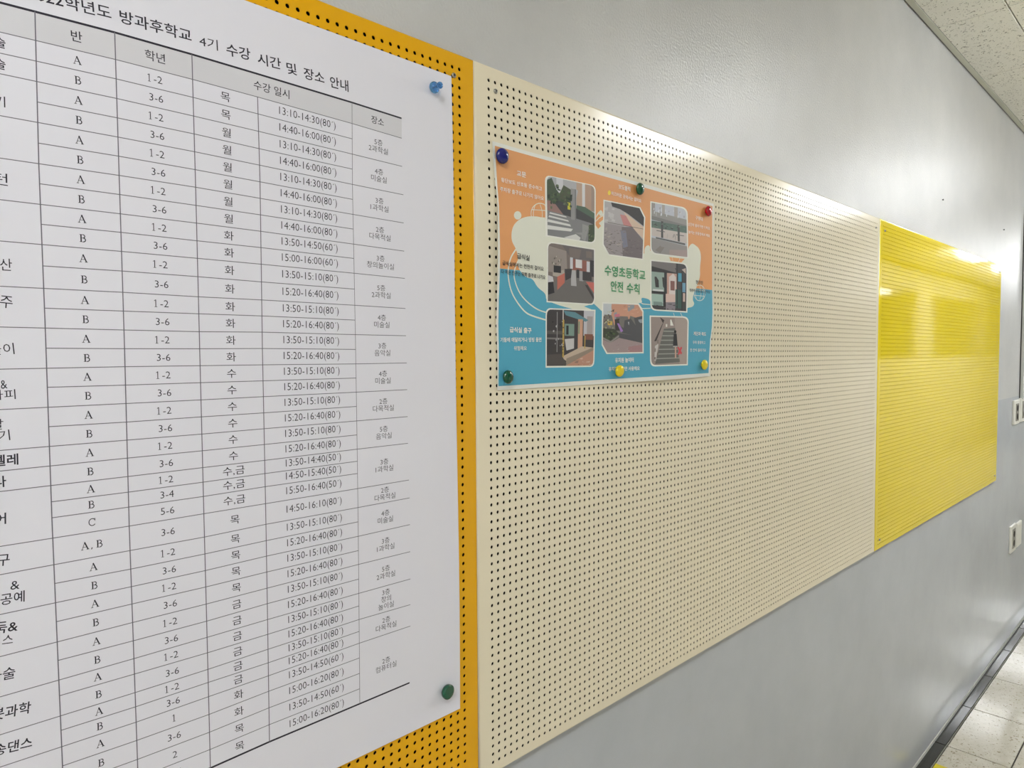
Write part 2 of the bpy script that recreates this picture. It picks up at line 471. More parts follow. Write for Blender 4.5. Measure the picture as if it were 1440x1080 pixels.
def strip(pts, w):
    """flat stroke of width w along pts -> verts, faces"""
    vs, fs = [], []
    n = len(pts)
    for i, p in enumerate(pts):
        a = pts[max(i - 1, 0)]; b_ = pts[min(i + 1, n - 1)]
        dx, dy = b_[0] - a[0], b_[1] - a[1]; l = math.hypot(dx, dy) or 1
        nx, ny = -dy / l * w / 2, dx / l * w / 2
        vs += [(p[0] + nx, p[1] + ny), (p[0] - nx, p[1] - ny)]
    for i in range(n - 1): fs.append([2 * i, 2 * i + 1, 2 * i + 3, 2 * i + 2])
    return vs, fs
def arc(cx, cy, rx, ry, a0, a1, n=10):
    return [(cx + rx * math.cos(a0 + (a1 - a0) * i / n), cy + ry * math.sin(a0 + (a1 - a0) * i / n)) for i in range(n + 1)]
def serif(ch):
    """serifed capitals of the printed table"""
    key = ('serif', ch)
    if key in _cache: return _cache[key]
    st = []
    if ch == 'A':
        st = [([(0.08, 0.0), (0.33, 0.72)], 0.05), ([(0.31, 0.74), (0.60, 0.0)], 0.11), ([(0.17, 0.26), (0.50, 0.26)], 0.045),
              ([(0.0, 0.02), (0.20, 0.02)], 0.045), ([(0.46, 0.02), (0.70, 0.02)], 0.045)]
    elif ch == 'B':
        st = [([(0.14, 0.0), (0.14, 0.72)], 0.11), ([(0.02, 0.70), (0.30, 0.70)], 0.045), ([(0.02, 0.02), (0.32, 0.02)], 0.045), ([(0.14, 0.385), (0.32, 0.385)], 0.045),
              (arc(0.28, 0.54, 0.17, 0.16, -PI / 2, PI / 2), 0.075), (arc(0.30, 0.205, 0.20, 0.185, -PI / 2, PI / 2), 0.085)]
    elif ch == 'C':
        st = [(arc(0.33, 0.36, 0.28, 0.34, PI * 0.22, PI * 1.80, 16), 0.075), ([(0.56, 0.46), (0.56, 0.72)], 0.05)]
    elif ch == '1': st = [([(0.16, 0.0), (0.16, 0.72)], 0.075), ([(0.02, 0.60), (0.16, 0.71)], 0.05), ([(0.04, 0.02), (0.29, 0.02)], 0.04)]
    elif ch == ',': st = [([(0.08, 0.08), (0.02, -0.10)], 0.08)]
    vs, fs = [], []
    for p, w_ in st:
        a, b_ = strip(p, w_); o = len(vs); vs += a; fs += [[i + o for i in f] for f in b_]
    x0, x1 = min(v[0] for v in vs), max(v[0] for v in vs); y0, y1 = min(v[1] for v in vs), max(v[1] for v in vs)
    _cache[key] = (vs, fs, (x0, x1, y0, y1)); return _cache[key]

class Print:
    """flat ink on a sheet: 2-D shapes in (x, z), lifted onto the sheet's surface"""
    def __init__(s): s.v, s.f, s.m, s.mats = [], [], [], []
    def mi(s, mt):
        if mt not in s.mats: s.mats.append(mt)
        return s.mats.index(mt)
    def add(s, vs, fs, mt, lvl=0):
        o = len(s.v); s.v += [(v[0], v[1], lvl) for v in vs]; s.f += [[i + o for i in f] for f in fs]; s.m += [s.mi(mt)] * len(fs)
    def text(s, g, cx, cz, ux, uz, width, height, mt, lvl=0):
        vs, fs, (x0, x1, y0, y1) = g
        if not vs: return
        kx = width / (x1 - x0); ky = height / (y1 - y0)
        out = []
        for (x, y) in vs:
            a = (x - (x0 + x1) / 2) * kx; b_ = (y - (y0 + y1) / 2) * ky
            out.append((cx + ux * a - uz * b_, cz + uz * a + ux * b_))
        s.add(out, fs, mt, lvl)
    def build(s, name, surf, parent, cut=0.0, step=0.00006):
        bm = bmesh.new()
        vv = [bm.verts.new((v[0], v[2], v[1])) for v in s.v]
        for f, mi in zip(s.f, s.m):
            try:
                ff = bm.faces.new([vv[i] for i in f]); ff.material_index = mi
            except ValueError: pass
        if cut > 0:
            xs_ = [v.co.x for v in bm.verts]; zs_ = [v.co.z for v in bm.verts]
            x = math.ceil(min(xs_) / cut) * cut
            while x < max(xs_):
                bmesh.ops.bisect_plane(bm, geom=bm.verts[:] + bm.edges[:] + bm.faces[:], plane_co=(x, 0, 0), plane_no=(1, 0, 0)); x += cut
            z = math.ceil(min(zs_) / cut) * cut
            while z < max(zs_):
                bmesh.ops.bisect_plane(bm, geom=bm.verts[:] + bm.edges[:] + bm.faces[:], plane_co=(0, 0, z), plane_no=(0, 0, 1)); z += cut
        bmesh.ops.triangulate(bm, faces=[f for f in bm.faces if len(f.verts) > 4])
        for f in bm.faces:
            f.normal_update()
            if f.normal.y > 0: f.normal_flip()
        for v in bm.verts:
            v.co.y = surf(v.co.x, v.co.z) - step * (1 + v.co.y)
        return from_bm(name, bm, s.mats, parent)

# ------------------------------------------------------------------ large timetable sheet
SX1a, SZ1a = at(634.0, 107.3)      # top right corner
SX1b, SZ1b = at(645.5, 995.5)    # bottom right corner
SXL = -0.98                      # left edge, outside the picture
def sheet_surf(x, z):
    # stands a couple of millimetres off the board, held flat at its pins
    t = (z - SZ1b) / (SZ1a - SZ1b)
    d = 0.0016 + 0.0022 * math.sin(PI * min(max(t, 0), 1)) * math.exp(-((x - SX1a) / 0.25) ** 2 * 0.4) + 0.0010 * math.sin(7 * x + 3 * z)
    return -d
nx, nz = 44, 48
vs, fs = [], []
def sheet_pt(u, v):
    xr = SX1b + (SX1a - SX1b) * v + 0.0008 * math.sin(v * 9)
    top = SZ1a + 0.0020 * math.sin((1 - u) * 4.0); bot = SZ1b - 0.0015 * math.sin((1 - u) * 5.0)
    return SXL + (xr - SXL) * u, bot + (top - bot) * v
for back in (0, 1):
    for j in range(nz + 1):
        for i in range(nx + 1):
            x, z = sheet_pt(i / nx, j / nz)
            vs.append((x, sheet_surf(x, z) + (0.00025 if back else 0), z))
st = (nx + 1) * (nz + 1)
for j in range(nz):
    for i in range(nx):
        a = j * (nx + 1) + i
        fs.append([a, a + 1, a + nx + 2, a + nx + 1]); fs.append([st + a + nx + 1, st + a + nx + 2, st + a + 1, st + a])
for i in range(nx):
    a = i; fs.append([st + a, st + a + 1, a + 1, a]); a = nz * (nx + 1) + i; fs.append([a, a + 1, st + a + 1, st + a])
for j in range(nz):
    a = j * (nx + 1) + nx; fs.append([a, st + a, st + a + nx + 1, a + nx + 1]); a = j * (nx + 1); fs.append([a + nx + 1, st + a + nx + 1, st + a, a])
sheet = mesh_obj('timetable_sheet', vs, fs, M['paper'], smooth=True)
tag(sheet, 'large white paper timetable with a ruled table, pinned on the amber pegboard', 'timetable')

# where the ruled lines cross the column rules (read off the print)
c1 = [18, 58.5, 87.4, 116, 144.7, 173.4, 202.3, 231.2, 259.3, 288.2, 316.1, 344.5, 374.4, 405.9, 433.6, 461.5, 489.7, 517.8, 544.5, 572.5, 599.7, 627.4, 654.8, 682.3, 705.1, 727.5, 756, 793.3, 819.7, 846.7, 873.3, 901.7, 927.7, 955.3, 977.3, 1005.7, 1026, 1049, 1076]
c2 = [47, 85, 112.2, 139.7, 166.9, 193.8, 220.6, 247.6, 274.4, 301.4, 327.4, 354.1, 381.6, 411.4, 437.7, 464.2, 490.4, 515.6, 541.4, 567.2, 593.2, 618.5, 643.7, 669.5, 691.4, 712.4, 739, 773.3, 799.3, 824, 848.3, 874.3, 900, 925, 946.7, 972.7, 992.7, 1014.3, 1040, 1066.7]
c3 = [77.5, 112.7, 138, 164.2, 189.3, 214.3, 239.4, 264.1, 289.6, 314.4, 339.2, 363.8, 389.5, 417.7, 441.5, 466.6, 490.5, 514.2, 538, 562.1, 585.9, 610, 633.4, 657, 677.4, 697.4, 721.6, 754.3, 778, 801.3, 824.3, 848.3, 872.3, 895, 916.7, 940, 958.3, 978.3, 1003.3, 1028.3, 1052.7, 1078.7]
c4 = [104.5, 137.2, 161, 185.5, 209.8, 233, 256.4, 279.6, 302.8, 325.8, 348.7, 372, 396.8, 422.1, 444.5, 467.2, 490.1, 513, 535.4, 557.6, 580.3, 602.5, 624.6, 646.8, 665.3, 683.7, 707.5, 736.4, 759.3, 781, 803.3, 826, 847.7, 870, 890.7, 911.7, 930.7, 949, 970.7, 994, 1017.7, 1041.7]
c5 = [144.6, 174.2, 195.8, 217.2, 238.3, 259.8, 280.9, 302, 322.6, 343.7, 363.8, 384.6, 406.8, 429.5, 450.3, 470.7, 491.4, 511.7, 531.5, 551.3, 571.3, 591.6, 611.2, 631.2, 648.1, 665.3, 686.4, 713, 733, 753.3, 773.3, 792.7, 813.3, 833.3, 851, 870, 886.7, 903.3, 924, 945.7, 967.3, 988.3]
cx_ = [[(18, 48.2), (231, 53.5), (461.5, 62.6), (727, 72), (1076, 87.3)], [(47, 160.1), (247, 166.1), (490, 173.6), (739, 180.3), (1066, 192.3)],
       [(77, 268.5), (264, 273.4), (490, 278.8), (721, 284.7), (1078, 294.6)], [(104, 360), (256, 363.9), (490, 366.7), (736, 371.7), (1041, 377.3)], [(144, 494), (259, 494), (490, 497.7), (713, 500.8), (988, 504)]]
def interp(tab, y):
    for (a, b_), (c, d) in zip(tab[:-1], tab[1:]):
        if y <= c or (c, d) == tab[-1]: return b_ + (d - b_) * (y - a) / (c - a)
cols = [c1, c2, c3, c4, c5]
NL = 42
G = []
for k in range(5):
    pts = [at(interp(cx_[k], y), y) for y in cols[k]]
    G.append(pts)
# lines that run out of the picture carry on at the spacing of the next column
for k in (1, 0):
    while len(G[k]) < NL:
        j = len(G[k]); r = G[k + 1]
        G[k].append((G[k][-1][0] + (r[j][0] - r[j - 1][0]), G[k][-1][1] + (r[j][1] - r[j - 1][1])))
c6p = {0: (563.9, 166.8), 1: (563.9, 194.8), 3: (564.2, 234.4), 5: (565.8, 274.3), 7: (566, 313.9), 9: (566.6, 353.5), 11: (567.4, 391.8), 13: (568.1, 434), 15: (568.7, 472.2),
       17: (569.7, 510.4), 19: (570.2, 547.8), 21: (570.8, 585.6), 23: (571.3, 623), 26: (572.6, 674.5), 27: (573.4, 699.6), 29: (574, 737), 31: (574.3, 775), 33: (574.7, 813.3), 35: (574.7, 849.3), 37: (575, 879.3), 41: (574, 959)}
c6 = {k: at(*v) for k, v in c6p.items()}
TX0 = SXL + 0.05
def left_pt(j, x=TX0):
    a, b_ = G[0][j], G[1][j]
    t = (x - a[0]) / (b_[0] - a[0])
    return (x, a[1] + (b_[1] - a[1]) * t)
PXM = 0.00075   # one printed hairline
lines = Print()
locrows = [(1, 3), (3, 5), (5, 7), (7, 9), (9, 11), (11, 13), (13, 15), (15, 17), (17, 19), (19, 21), (21, 23), (23, 26), (26, 27), (27, 29), (29, 31), (31, 33), (33, 35), (35, 37), (37, 41)]
subj = [1, 2, 3, 5, 7, 9, 11, 13, 15, 17, 19, 21, 22, 23, 26, 27, 29, 31, 33, 35, 37]
for j in range(NL):
    pts = [G[k][j] for k in range(5)]
    if j in (0, 41) or j in subj: pts = [left_pt(j), left_pt(j, (TX0 + G[0][j][0]) / 2)] + pts
    if j in c6: pts = pts + [c6[j]]
    if j == 1: pass
    v, f = strip(pts, PXM * (2.6 if j in (0, 41) else 0.95)); lines.add(v, f, M['ink'] if j in (0, 41) else M['line'])
for k in range(5):
    j0 = 1 if k == 3 else 0
    v, f = strip(G[k][j0:NL], PXM * (1.2 if k < 4 else 0.8)); lines.add(v, f, M['line'], 0.3)
lines.build('table_rules', sheet_surf, sheet, cut=0.05)
hd = Print()
top = [left_pt(0)] + [G[k][0] for k in range(5)] + [c6[0]]; bot = [left_pt(1)] + [G[k][1] for k in range(5)] + [c6[1]]
hd.add(top + bot, [[i, i + 1, i + 8, i + 7] for i in range(6)], M['hdr'], -0.5)
hd.build('header_band', sheet_surf, sheet, cut=0.05)

def frame_of(k, j0, j1, c=None):
    """centre and direction of the cell between rules k, k+1 and lines j0, j1"""
    a, b_ = G[k][j0], (G[k + 1][j0] if k < 4 else c6[j0]); c_, d = G[k][j1], (G[k + 1][j1] if k < 4 else c6[j1])
    cx = (a[0] + b_[0] + c_[0] + d[0]) / 4; cz = (a[1] + b_[1] + c_[1] + d[1]) / 4
    ux, uz = (b_[0] - a[0]) + (d[0] - c_[0]), (b_[1] - a[1]) + (d[1] - c_[1])
    l = math.hypot(ux, uz)
    return cx, cz, ux / l, uz / l
letters = Print()
def put(pr, g, fr, size, mt, dx=0.0, dz=0.0, kx=1.0):
    """size = metres per em; keeps the glyph's own proportions times kx"""
    x0, x1, y0, y1 = g[2]
    cx, cz, ux, uz = fr
    cx += ux * dx - uz * dz; cz += uz * dx + ux * dz
    pr.text(g, cx, cz, ux, uz, (x1 - x0) * size * kx, (y1 - y0) * size, mt, 0.6)
cls = ['A', 'B'] * 11 + ['A', 'B', 'C', 'AB'] + ['A', 'B'] * 7
grade = ['1-2', '3-6'] * 11 + ['1-2', '3-4', '5-6', '3-6'] + ['1-2', '3-6'] * 5 + ['1', '3-6', '2', '3-6']
day = ['목'] * 2 + ['월'] * 6 + ['화'] * 8 + ['수'] * 6 + ['수,금'] * 3 + ['목'] * 5 + ['금'] * 6 + ['화'] * 2 + ['목'] * 2
tm = ['13:10-14:30(80´)', '14:40-16:00(80´)'] * 4 + ['13:50-14:50(60´)', '15:00-16:00(60´)'] + ['13:50-15:10(80´)', '15:20-16:40(80´)'] * 6 + \
     ['13:50-14:40(50´)', '14:50-15:40(50´)', '15:50-16:40(50´)', '14:50-16:10(80´)'] + ['13:50-15:10(80´)', '15:20-16:40(80´)'] * 5 + ['13:50-14:50(60´)', '15:00-16:20(80´)'] * 2
E1 = 0.0094
for r in range(1, 41):
    fr = frame_of(0, r, r + 1)
    s = cls[r - 1]
    if s == 'AB':
        put(letters, serif('A'), fr, E1, M['ink'], dx=-0.0060); put(letters, serif(','), fr, E1, M['ink'], dx=-0.0008, dz=-0.0032); put(letters, serif('B'), fr, E1, M['ink'], dx=0.0053)
    else: put(letters, serif(s), fr, E1, M['ink'])
    gfr = frame_of(1, r, r + 1)
    if grade[r - 1] == '1-2':
        put(letters, serif('1'), gfr, 0.0098, M['ink'], dx=-0.0058); put(letters, glyphs('-2', -0.006), gfr, 0.0098, M['ink'], dx=0.0020, kx=1.02)
    elif grade[r - 1] == '1': put(letters, serif('1'), gfr, 0.0098, M['ink'])
    else: put(letters, glyphs(grade[r - 1], -0.006), gfr, 0.0098, M['ink'], kx=1.02)
    put(letters, glyphs(day[r - 1], 0.0), frame_of(2, r, r + 1), 0.0102, M['ink'], dx=-0.001, kx=1.12)
    put(letters, glyphs(tm[r - 1], -0.006), frame_of(3, r, r + 1), 0.0116, M['ink'], dx=0.001, kx=0.90)
loc = ['5층|2과학실', '4층|미술실', '3층|1과학실', '2층|다목적실', '3층|창의놀이실', '5층|2과학실', '4층|미술실', '3층|음악실', '4층|미술실', '2층|다목적실', '5층|음악실', '3층|1과학실', '2층|다목적실',
       '4층|미술실', '3층|1과학실', '5층|2과학실', '3층|창의|놀이실', '2층|다목적실', '2층|컴퓨터실']
for (a, b_), s in zip(locrows, loc):
    fr = frame_of(4, a, b_); parts = s.split('|'); n = len(parts)
    for i, t in enumerate(parts):
        put(letters, glyphs(t, 0.0), fr, 0.0082, M['ink2'], dx=0.001, dz=((n - 1) / 2 - i) * 0.0086, kx=1.05)
for k, s, sz in ((0, '반', 0.0106), (1, '학년', 0.0104), (4, '장소', 0.0100)):
    put(letters, glyphs(s, 0.004), frame_of(k, 0, 1), sz, M['ink'])
a, b_ = frame_of(2, 0, 1), frame_of(3, 0, 1)
put(letters, glyphs('수강 일시', 0.004), ((a[0] + b_[0]) / 2 + 0.004, (a[1] + b_[1]) / 2, b_[2], b_[3]), 0.0104, M['ink'])
def put_px(pr, s, x0, y0, x1, y1, hpx, mt, weight=0.0, y=0.0, lvl=0.6):
    """text whose mid-line runs between two points of the photograph"""
    p, q = at(x0, y0, y), at(x1, y1, y)
    u, v = at((x0 + x1) / 2, (y0 + y1) / 2 - hpx / 2, y), at((x0 + x1) / 2, (y0 + y1) / 2 + hpx / 2, y)
    l = math.hypot(q[0] - p[0], q[1] - p[1])
    pr.text(glyphs(s, weight), (p[0] + q[0]) / 2, (p[1] + q[1]) / 2, (q[0] - p[0]) / l, (q[1] - p[1]) / l, l, abs(u[1] - v[1]), mt, lvl)
title = Print()
for s, x0, y0, x1, y1, h in (('2022학년도', 36, -10, 155, 20, 19), ('방과후학교', 167, 24, 268, 52, 18), ('4기', 279, 58, 305, 65, 15.01), ('수강', 317, 70, 351, 78, 17), ('시간', 361, 83, 394, 91, 16), ('및', 402, 96, 416, 99, 16), ('장소', 426, 103, 455, 111, 16), ('안내', 463, 115, 489, 122, 16)):
    put_px(title, s, x0, y0, x1, y1, h, M['ink'], 0.0 if h == 15.01 else 0.010)
title.build('title_lettering', sheet_surf, sheet)
for s, x0, y0, x1, y1, h, w_ in (('술', -10, 59, 7, 63, 15, 0.012), ('술', -10, 89, 7, 93, 15, 0.012), ('기', -8, 142, 6.5, 145, 15, 0.006), ('턴', -10, 251, 10, 254, 17, 0.0),
                                 ('산', -1, 372, 16, 373, 17, 0.0), ('주', -1, 424, 17, 426, 17, 0.0), ('놀이', -17, 492, 19, 490, 16, 0.0), ('&', 0, 541, 9, 540, 12, 0.0), ('라피', -14, 556, 21, 554, 14, 0.0),
                                 ('탈', -14, 597, 4, 596, 15, 0.0), ('기', -3, 613, 13, 611, 15, 0.0), ('렐레', -10, 648, 25, 645, 16, 0.02), ('나', -9, 678, 8, 676, 16, 0.016), ('어', -9, 730, 8, 728, 16, 0.012),
                                 ('구', -5, 788, 13, 786, 16, 0.006), ('&', 14, 823, 27, 821, 12, 0.0), ('공예', 0, 843, 34, 837, 16, 0.006), ('둑&', -10, 883, 25, 879, 16, 0.01), ('스', 3, 899, 18, 897, 12, 0.0),
                                 ('마술', -16, 952, 21, 944, 17, 0.006), ('봇과학', -12, 1005, 43, 993, 17, 0.012), ('송댄스', -9, 1055, 45, 1042, 16, 0.012)):
    put_px(letters, s, x0, y0, x1, y1, h, M['ink'], w_)
letters.build('table_lettering', sheet_surf, sheet)

# ------------------------------------------------------------------ small poster
P_TL, P_TR, P_BR, P_BL = at(691.4, 198.6), at(1003, 286.6), at(997.3, 529), at(698.6, 548.6)
def poster_uv(x, z):
    u = (x - P_TL[0]) / (P_TR[0] - P_TL[0]); v = (z - P_BL[1]) / (P_TL[1] - P_BL[1])
    return min(max(u, 0), 1), min(max(v, 0), 1)
def poster_surf(x, z):
    u, v = poster_uv(x, z)
    return -(0.0013 + 0.0045 * math.exp(-((u - 0.70) / 0.16) ** 2) * (1 - v) ** 3 + 0.0035 * math.exp(-((v - 0.55) / 0.2) ** 2) * (1 - u) ** 6
             + 0.0020 * math.exp(-((v - 0.5) / 0.2) ** 2) * u ** 8 + 0.0006 * math.sin(u * 9) * math.sin(v * 5))
outline = [(691.4, 198.6), (740, 212.5), (800, 229), (860, 246.5), (930, 266), (1003, 286.6), (1002.6, 320), (1001.6, 350), (1001, 380), (1000.4, 410), (1001.6, 440), (1001, 460), (998.8, 478), (997.6, 502), (997.3, 529),
           (960, 532), (900, 536), (840, 540.3), (770, 544.5), (698.6, 548.6), (698.6, 500), (696.8, 455), (697, 400), (697.6, 330), (698.4, 290), (696, 262), (693, 230)]
PP = [at(*p) for p in outline]
pb = bmesh.new()
base = pb.faces.new([pb.verts.new((p[0], 0, p[1])) for p in PP])
x = P_TL[0] + 0.02
while x < P_TR[0]:
    bmesh.ops.bisect_plane(pb, geom=pb.verts[:] + pb.edges[:] + pb.faces[:], plane_co=(x, 0, 0), plane_no=(1, 0, 0)); x += 0.02
z = P_BL[1] - 0.02
while z < P_TL[1] + 0.02:
    bmesh.ops.bisect_plane(pb, geom=pb.verts[:] + pb.edges[:] + pb.faces[:], plane_co=(0, 0, z), plane_no=(0, 0, 1)); z += 0.02
for f in pb.faces:
    f.normal_update()
    if f.normal.y > 0: f.normal_flip()
for v in pb.verts: v.co.y = poster_surf(v.co.x, v.co.z)
bmesh.ops.solidify(pb, geom=pb.faces[:], thickness=0.0002)
for f in pb.faces: f.smooth = True
M['pwhite'] = mat('poster_paper_white', (232, 232, 224), 0.5, spec=0.4)
poster = from_bm('safety_poster', pb, M['pwhite'], smooth=True)
tag(poster, 'small orange and blue school safety poster with eight photographs, pinned on the beige pegboard', 'poster')

_cm = {}
def ink(rgb):
    if rgb not in _cm: _cm[rgb] = mat('print_%02x%02x%02x' % rgb, rgb, 0.5, spec=0.4)
    return _cm[rgb]
ORANGE, BLUE, CREAM, WHITE = (228, 160, 100), (84, 170, 198), (228, 229, 214), (238, 238, 230)
art = Print()
def poly(pr, pts, rgb, lvl, soft=False):
    if soft: pts = chaikin(chaikin(pts, True), True)
    q = [at(*p) for p in pts]; pr.add(q, [list(range(len(q)))], ink(rgb), lvl)
def chaikin(p, closed=False):
    out = [] if closed else [p[0]]
    for i in range(len(p) if closed else len(p) - 1):
        a, b_ = p[i], p[(i + 1) % len(p)]
        out += [(a[0] * .75 + b_[0] * .25, a[1] * .75 + b_[1] * .25), (a[0] * .25 + b_[0] * .75, a[1] * .25 + b_[1] * .75)]
    return out if closed else out + [p[-1]]
def pstroke(pr, pts, wpx, rgb, lvl):
    if 6 < len(pts) < 12: pts = chaikin(chaikin(pts))
    q = [at(*p) for p in pts]; v, f = strip(q, wpx * 0.00122); pr.add(v, f, ink(rgb), lvl)
def ell(cx, cy, rx, ry, n=16, a0=0, a1=2 * PI): return [(cx + rx * math.cos(a0 + (a1 - a0) * i / n), cy + ry * math.sin(a0 + (a1 - a0) * i / n)) for i in range(n)]
poly(art, [(695, 205.2), (750, 220.5), (800, 234.5), (860, 251.5), (930, 271), (1001.2, 290), (1000.6, 340), (1000, 380), (999.4, 408), (940, 401.5), (860, 393), (780, 385), (700.2, 378), (700, 330), (700, 290), (697.6, 250)], ORANGE, 0)
poly(art, [(700.2, 378), (780, 385), (860, 393), (940, 401.5), (999.4, 408), (1000, 440), (999.6, 460), (997.4, 478), (996, 502), (995.4, 524.6), (940, 528), (840, 534.2), (770, 538.8), (700, 543), (700.6, 500), (699.6, 455), (699.6, 420)], BLUE, 0)
# globes, blobs, arcs
for (cx, cy, rx, ry) in ((758.5, 301, 13, 15), (982, 412, 8, 11)):
    n = 22
    pstroke(art, [(cx + rx * math.cos(2 * PI * i / n), cy + ry * math.sin(2 * PI * i / n)) for i in range(n + 1)], 1.0, CREAM, 1)
    for s_ in (-0.5, 0.0, 0.5): pstroke(art, [(cx + s_ * rx + 0.25 * rx * math.sin(PI * t / 6) * (1 if s_ >= 0 else -1), cy - ry * 0.88 + 1.76 * ry * t / 6) for t in range(7)], 0.9, CREAM, 1)
    for s_ in (-0.4, 0.3): pstroke(art, [(cx - rx * 0.9, cy + s_ * ry), (cx + rx * 0.9, cy + s_ * ry + 1.5)], 0.9, CREAM, 1)
poly(art, ell(726.4, 303.2, 5.4, 6), CREAM, 1.5)
poly(art, [(750, 304), (762, 306), (772, 311), (836, 324), (836, 302), (848, 292), (848, 345), (905, 362), (905, 347), (913, 344), (913, 357), (966, 362), (967, 348), (972, 342), (976, 344), (983, 350), (985, 362), (983, 375), (983, 390), (979, 400),
           (974, 412), (972, 422), (975, 427), (972, 432), (964, 433), (962, 439), (914, 436), (914, 422), (905, 419), (900, 419), (903, 428), (847, 427), (847, 440), (836, 431), (834, 437), (815, 438), (766, 424), (766, 413), (754, 405), (747, 392), (738, 391),
           (728, 381), (725, 372), (726, 362), (723, 350), (717, 340), (716.7, 328), (720, 317), (728, 309), (738, 305)], CREAM, 1.5, True)
poly(art, [(837, 306), (841, 301), (843, 304), (847, 303), (847, 309), (841, 314), (844, 318), (840, 322), (836, 316)], ORANGE, 2)
pstroke(art, [(836, 312), (842, 306), (848, 303)], 1.2, CREAM, 3)
pstroke(art, [(723, 351), (716, 361), (712.5, 373), (711.5, 388), (716, 408.7), (724, 423.5), (736.6, 439.4), (747.4, 444.6), (766, 450)], 1.9, CREAM, 1)
pstroke(art, [(726, 367), (720.6, 379.8), (720.2, 392), (728, 412), (740, 425.6), (754.6, 436), (767, 439.6)], 1.7, CREAM, 1)
poly(art, [(940, 361.6), (961.6, 364.2), (957, 369.4), (942, 367)], ORANGE, 2)
pstroke(art, [(944, 362), (945, 367)], 0.8, CREAM, 3); pstroke(art, [(955, 363.5), (953, 368.5)], 0.8, CREAM, 3)
pstroke(art, [(897, 424), (903, 427.5), (913, 428.5)], 1.2, CREAM, 2); pstroke(art, [(897, 428), (902, 434), (914, 433.5)], 1.2, CREAM, 2)
pstroke(art, [(945, 440), (947, 446)], 1.0, CREAM, 1); pstroke(art, [(955, 440), (958, 446)], 1.0, CREAM, 1)
poly(art, [(820, 431), (834, 427), (848, 440), (835, 437)], BLUE, 2)
poly(art, ell(855.5, 271.4, 2.1, 3.4, 12), (240, 214, 60), 3)
art.build('poster_artwork', poster_surf, poster, cut=0.02)

def clip(pts, hull):
    """Sutherland-Hodgman against a convex hull"""
    area = sum(hull[i][0] * hull[(i + 1) % len(hull)][1] - hull[(i + 1) % len(hull)][0] * hull[i][1] for i in range(len(hull)))
    sg = 1 if area > 0 else -1
    out = pts
    for i in range(len(hull)):
        a, b_ = hull[i], hull[(i + 1) % len(hull)]
        def side(p): return sg * ((b_[0] - a[0]) * (p[1] - a[1]) - (b_[1] - a[1]) * (p[0] - a[0]))
        res = []
        for j in range(len(out)):
            p, q = out[j], out[(j + 1) % len(out)]
            sp, sq = side(p), side(q)
            if sp >= 0: res.append(p)
            if (sp > 0 > sq) or (sp < 0 < sq):
                t = sp / (sp - sq); res.append((p[0] + (q[0] - p[0]) * t, p[1] + (q[1] - p[1]) * t))
        out = res
        if len(out) < 3: return []
    return out
def rnd(corner, before, after, n=4):
    return [((1 - t) ** 2 * before[0] + 2 * t * (1 - t) * corner[0] + t * t * after[0], (1 - t) ** 2 * before[1] + 2 * t * (1 - t) * corner[1] + t * t * after[1]) for t in [i / n for i in range(n + 1)]]
def photo(label, corners, hull, items, noise=()):
    """corners TL TR BR BL in the photograph; items = (colour, [(u, v)...]) in the little picture's own frame"""
    pr = Print()
    cxm, cym = sum(p[0] for p in hull) / len(hull), sum(p[1] for p in hull) / len(hull)
    ww = max(p[0] for p in hull) - cxm; hh = max(p[1] for p in hull) - cym
    pr_pts = [at(cxm + (p[0] - cxm) * (1 + 1.7 / ww), cym + (p[1] - cym) * (1 + 1.9 / hh)) for p in hull]
    pr.add(pr_pts, [list(range(len(pr_pts)))], ink(WHITE), 3)
    tl, tr_, br, bl = corners
    def uv(u, v):
        return (tl[0] * (1 - u) * (1 - v) + tr_[0] * u * (1 - v) + br[0] * u * v + bl[0] * (1 - u) * v, tl[1] * (1 - u) * (1 - v) + tr_[1] * u * (1 - v) + br[1] * u * v + bl[1] * (1 - u) * v)
    rng = random.Random(label)
    lvl = 4.0
    for rgb, pts in items:
        q = clip([uv(*p) for p in pts], hull)
        if q: poly(pr, q, rgb, lvl); lvl += 0.25
    for (rgbs, u0, u1, v0, v1, n, su, sv) in noise:
        for i in range(n):
            u, v = rng.uniform(u0, u1), rng.uniform(v0, v1); a, b_ = su * rng.uniform(0.5, 1.4), sv * rng.uniform(0.5, 1.4); sk = rng.uniform(-0.4, 0.4) * a
            q = clip([uv(u, v), (uv(u + a, v + sk)), uv(u + a * 0.8, v + b_), uv(u - a * 0.2, v + b_ * 0.8)], hull)
            if q: poly(pr, q, rng.choice(rgbs), lvl + 0.004 * i)
    o = pr.build('photograph', poster_surf, poster, cut=0.04)
    o['label'] = label
def R4(u0, u1, v0, v1): return [(u0, v0), (u1, v0), (u1, v1), (u0, v1)]
full_ = R4(-0.05, 1.05, -0.05, 1.05)
grn = [(58, 78, 50), (78, 98, 62), (42, 54, 40), (96, 110, 80)]
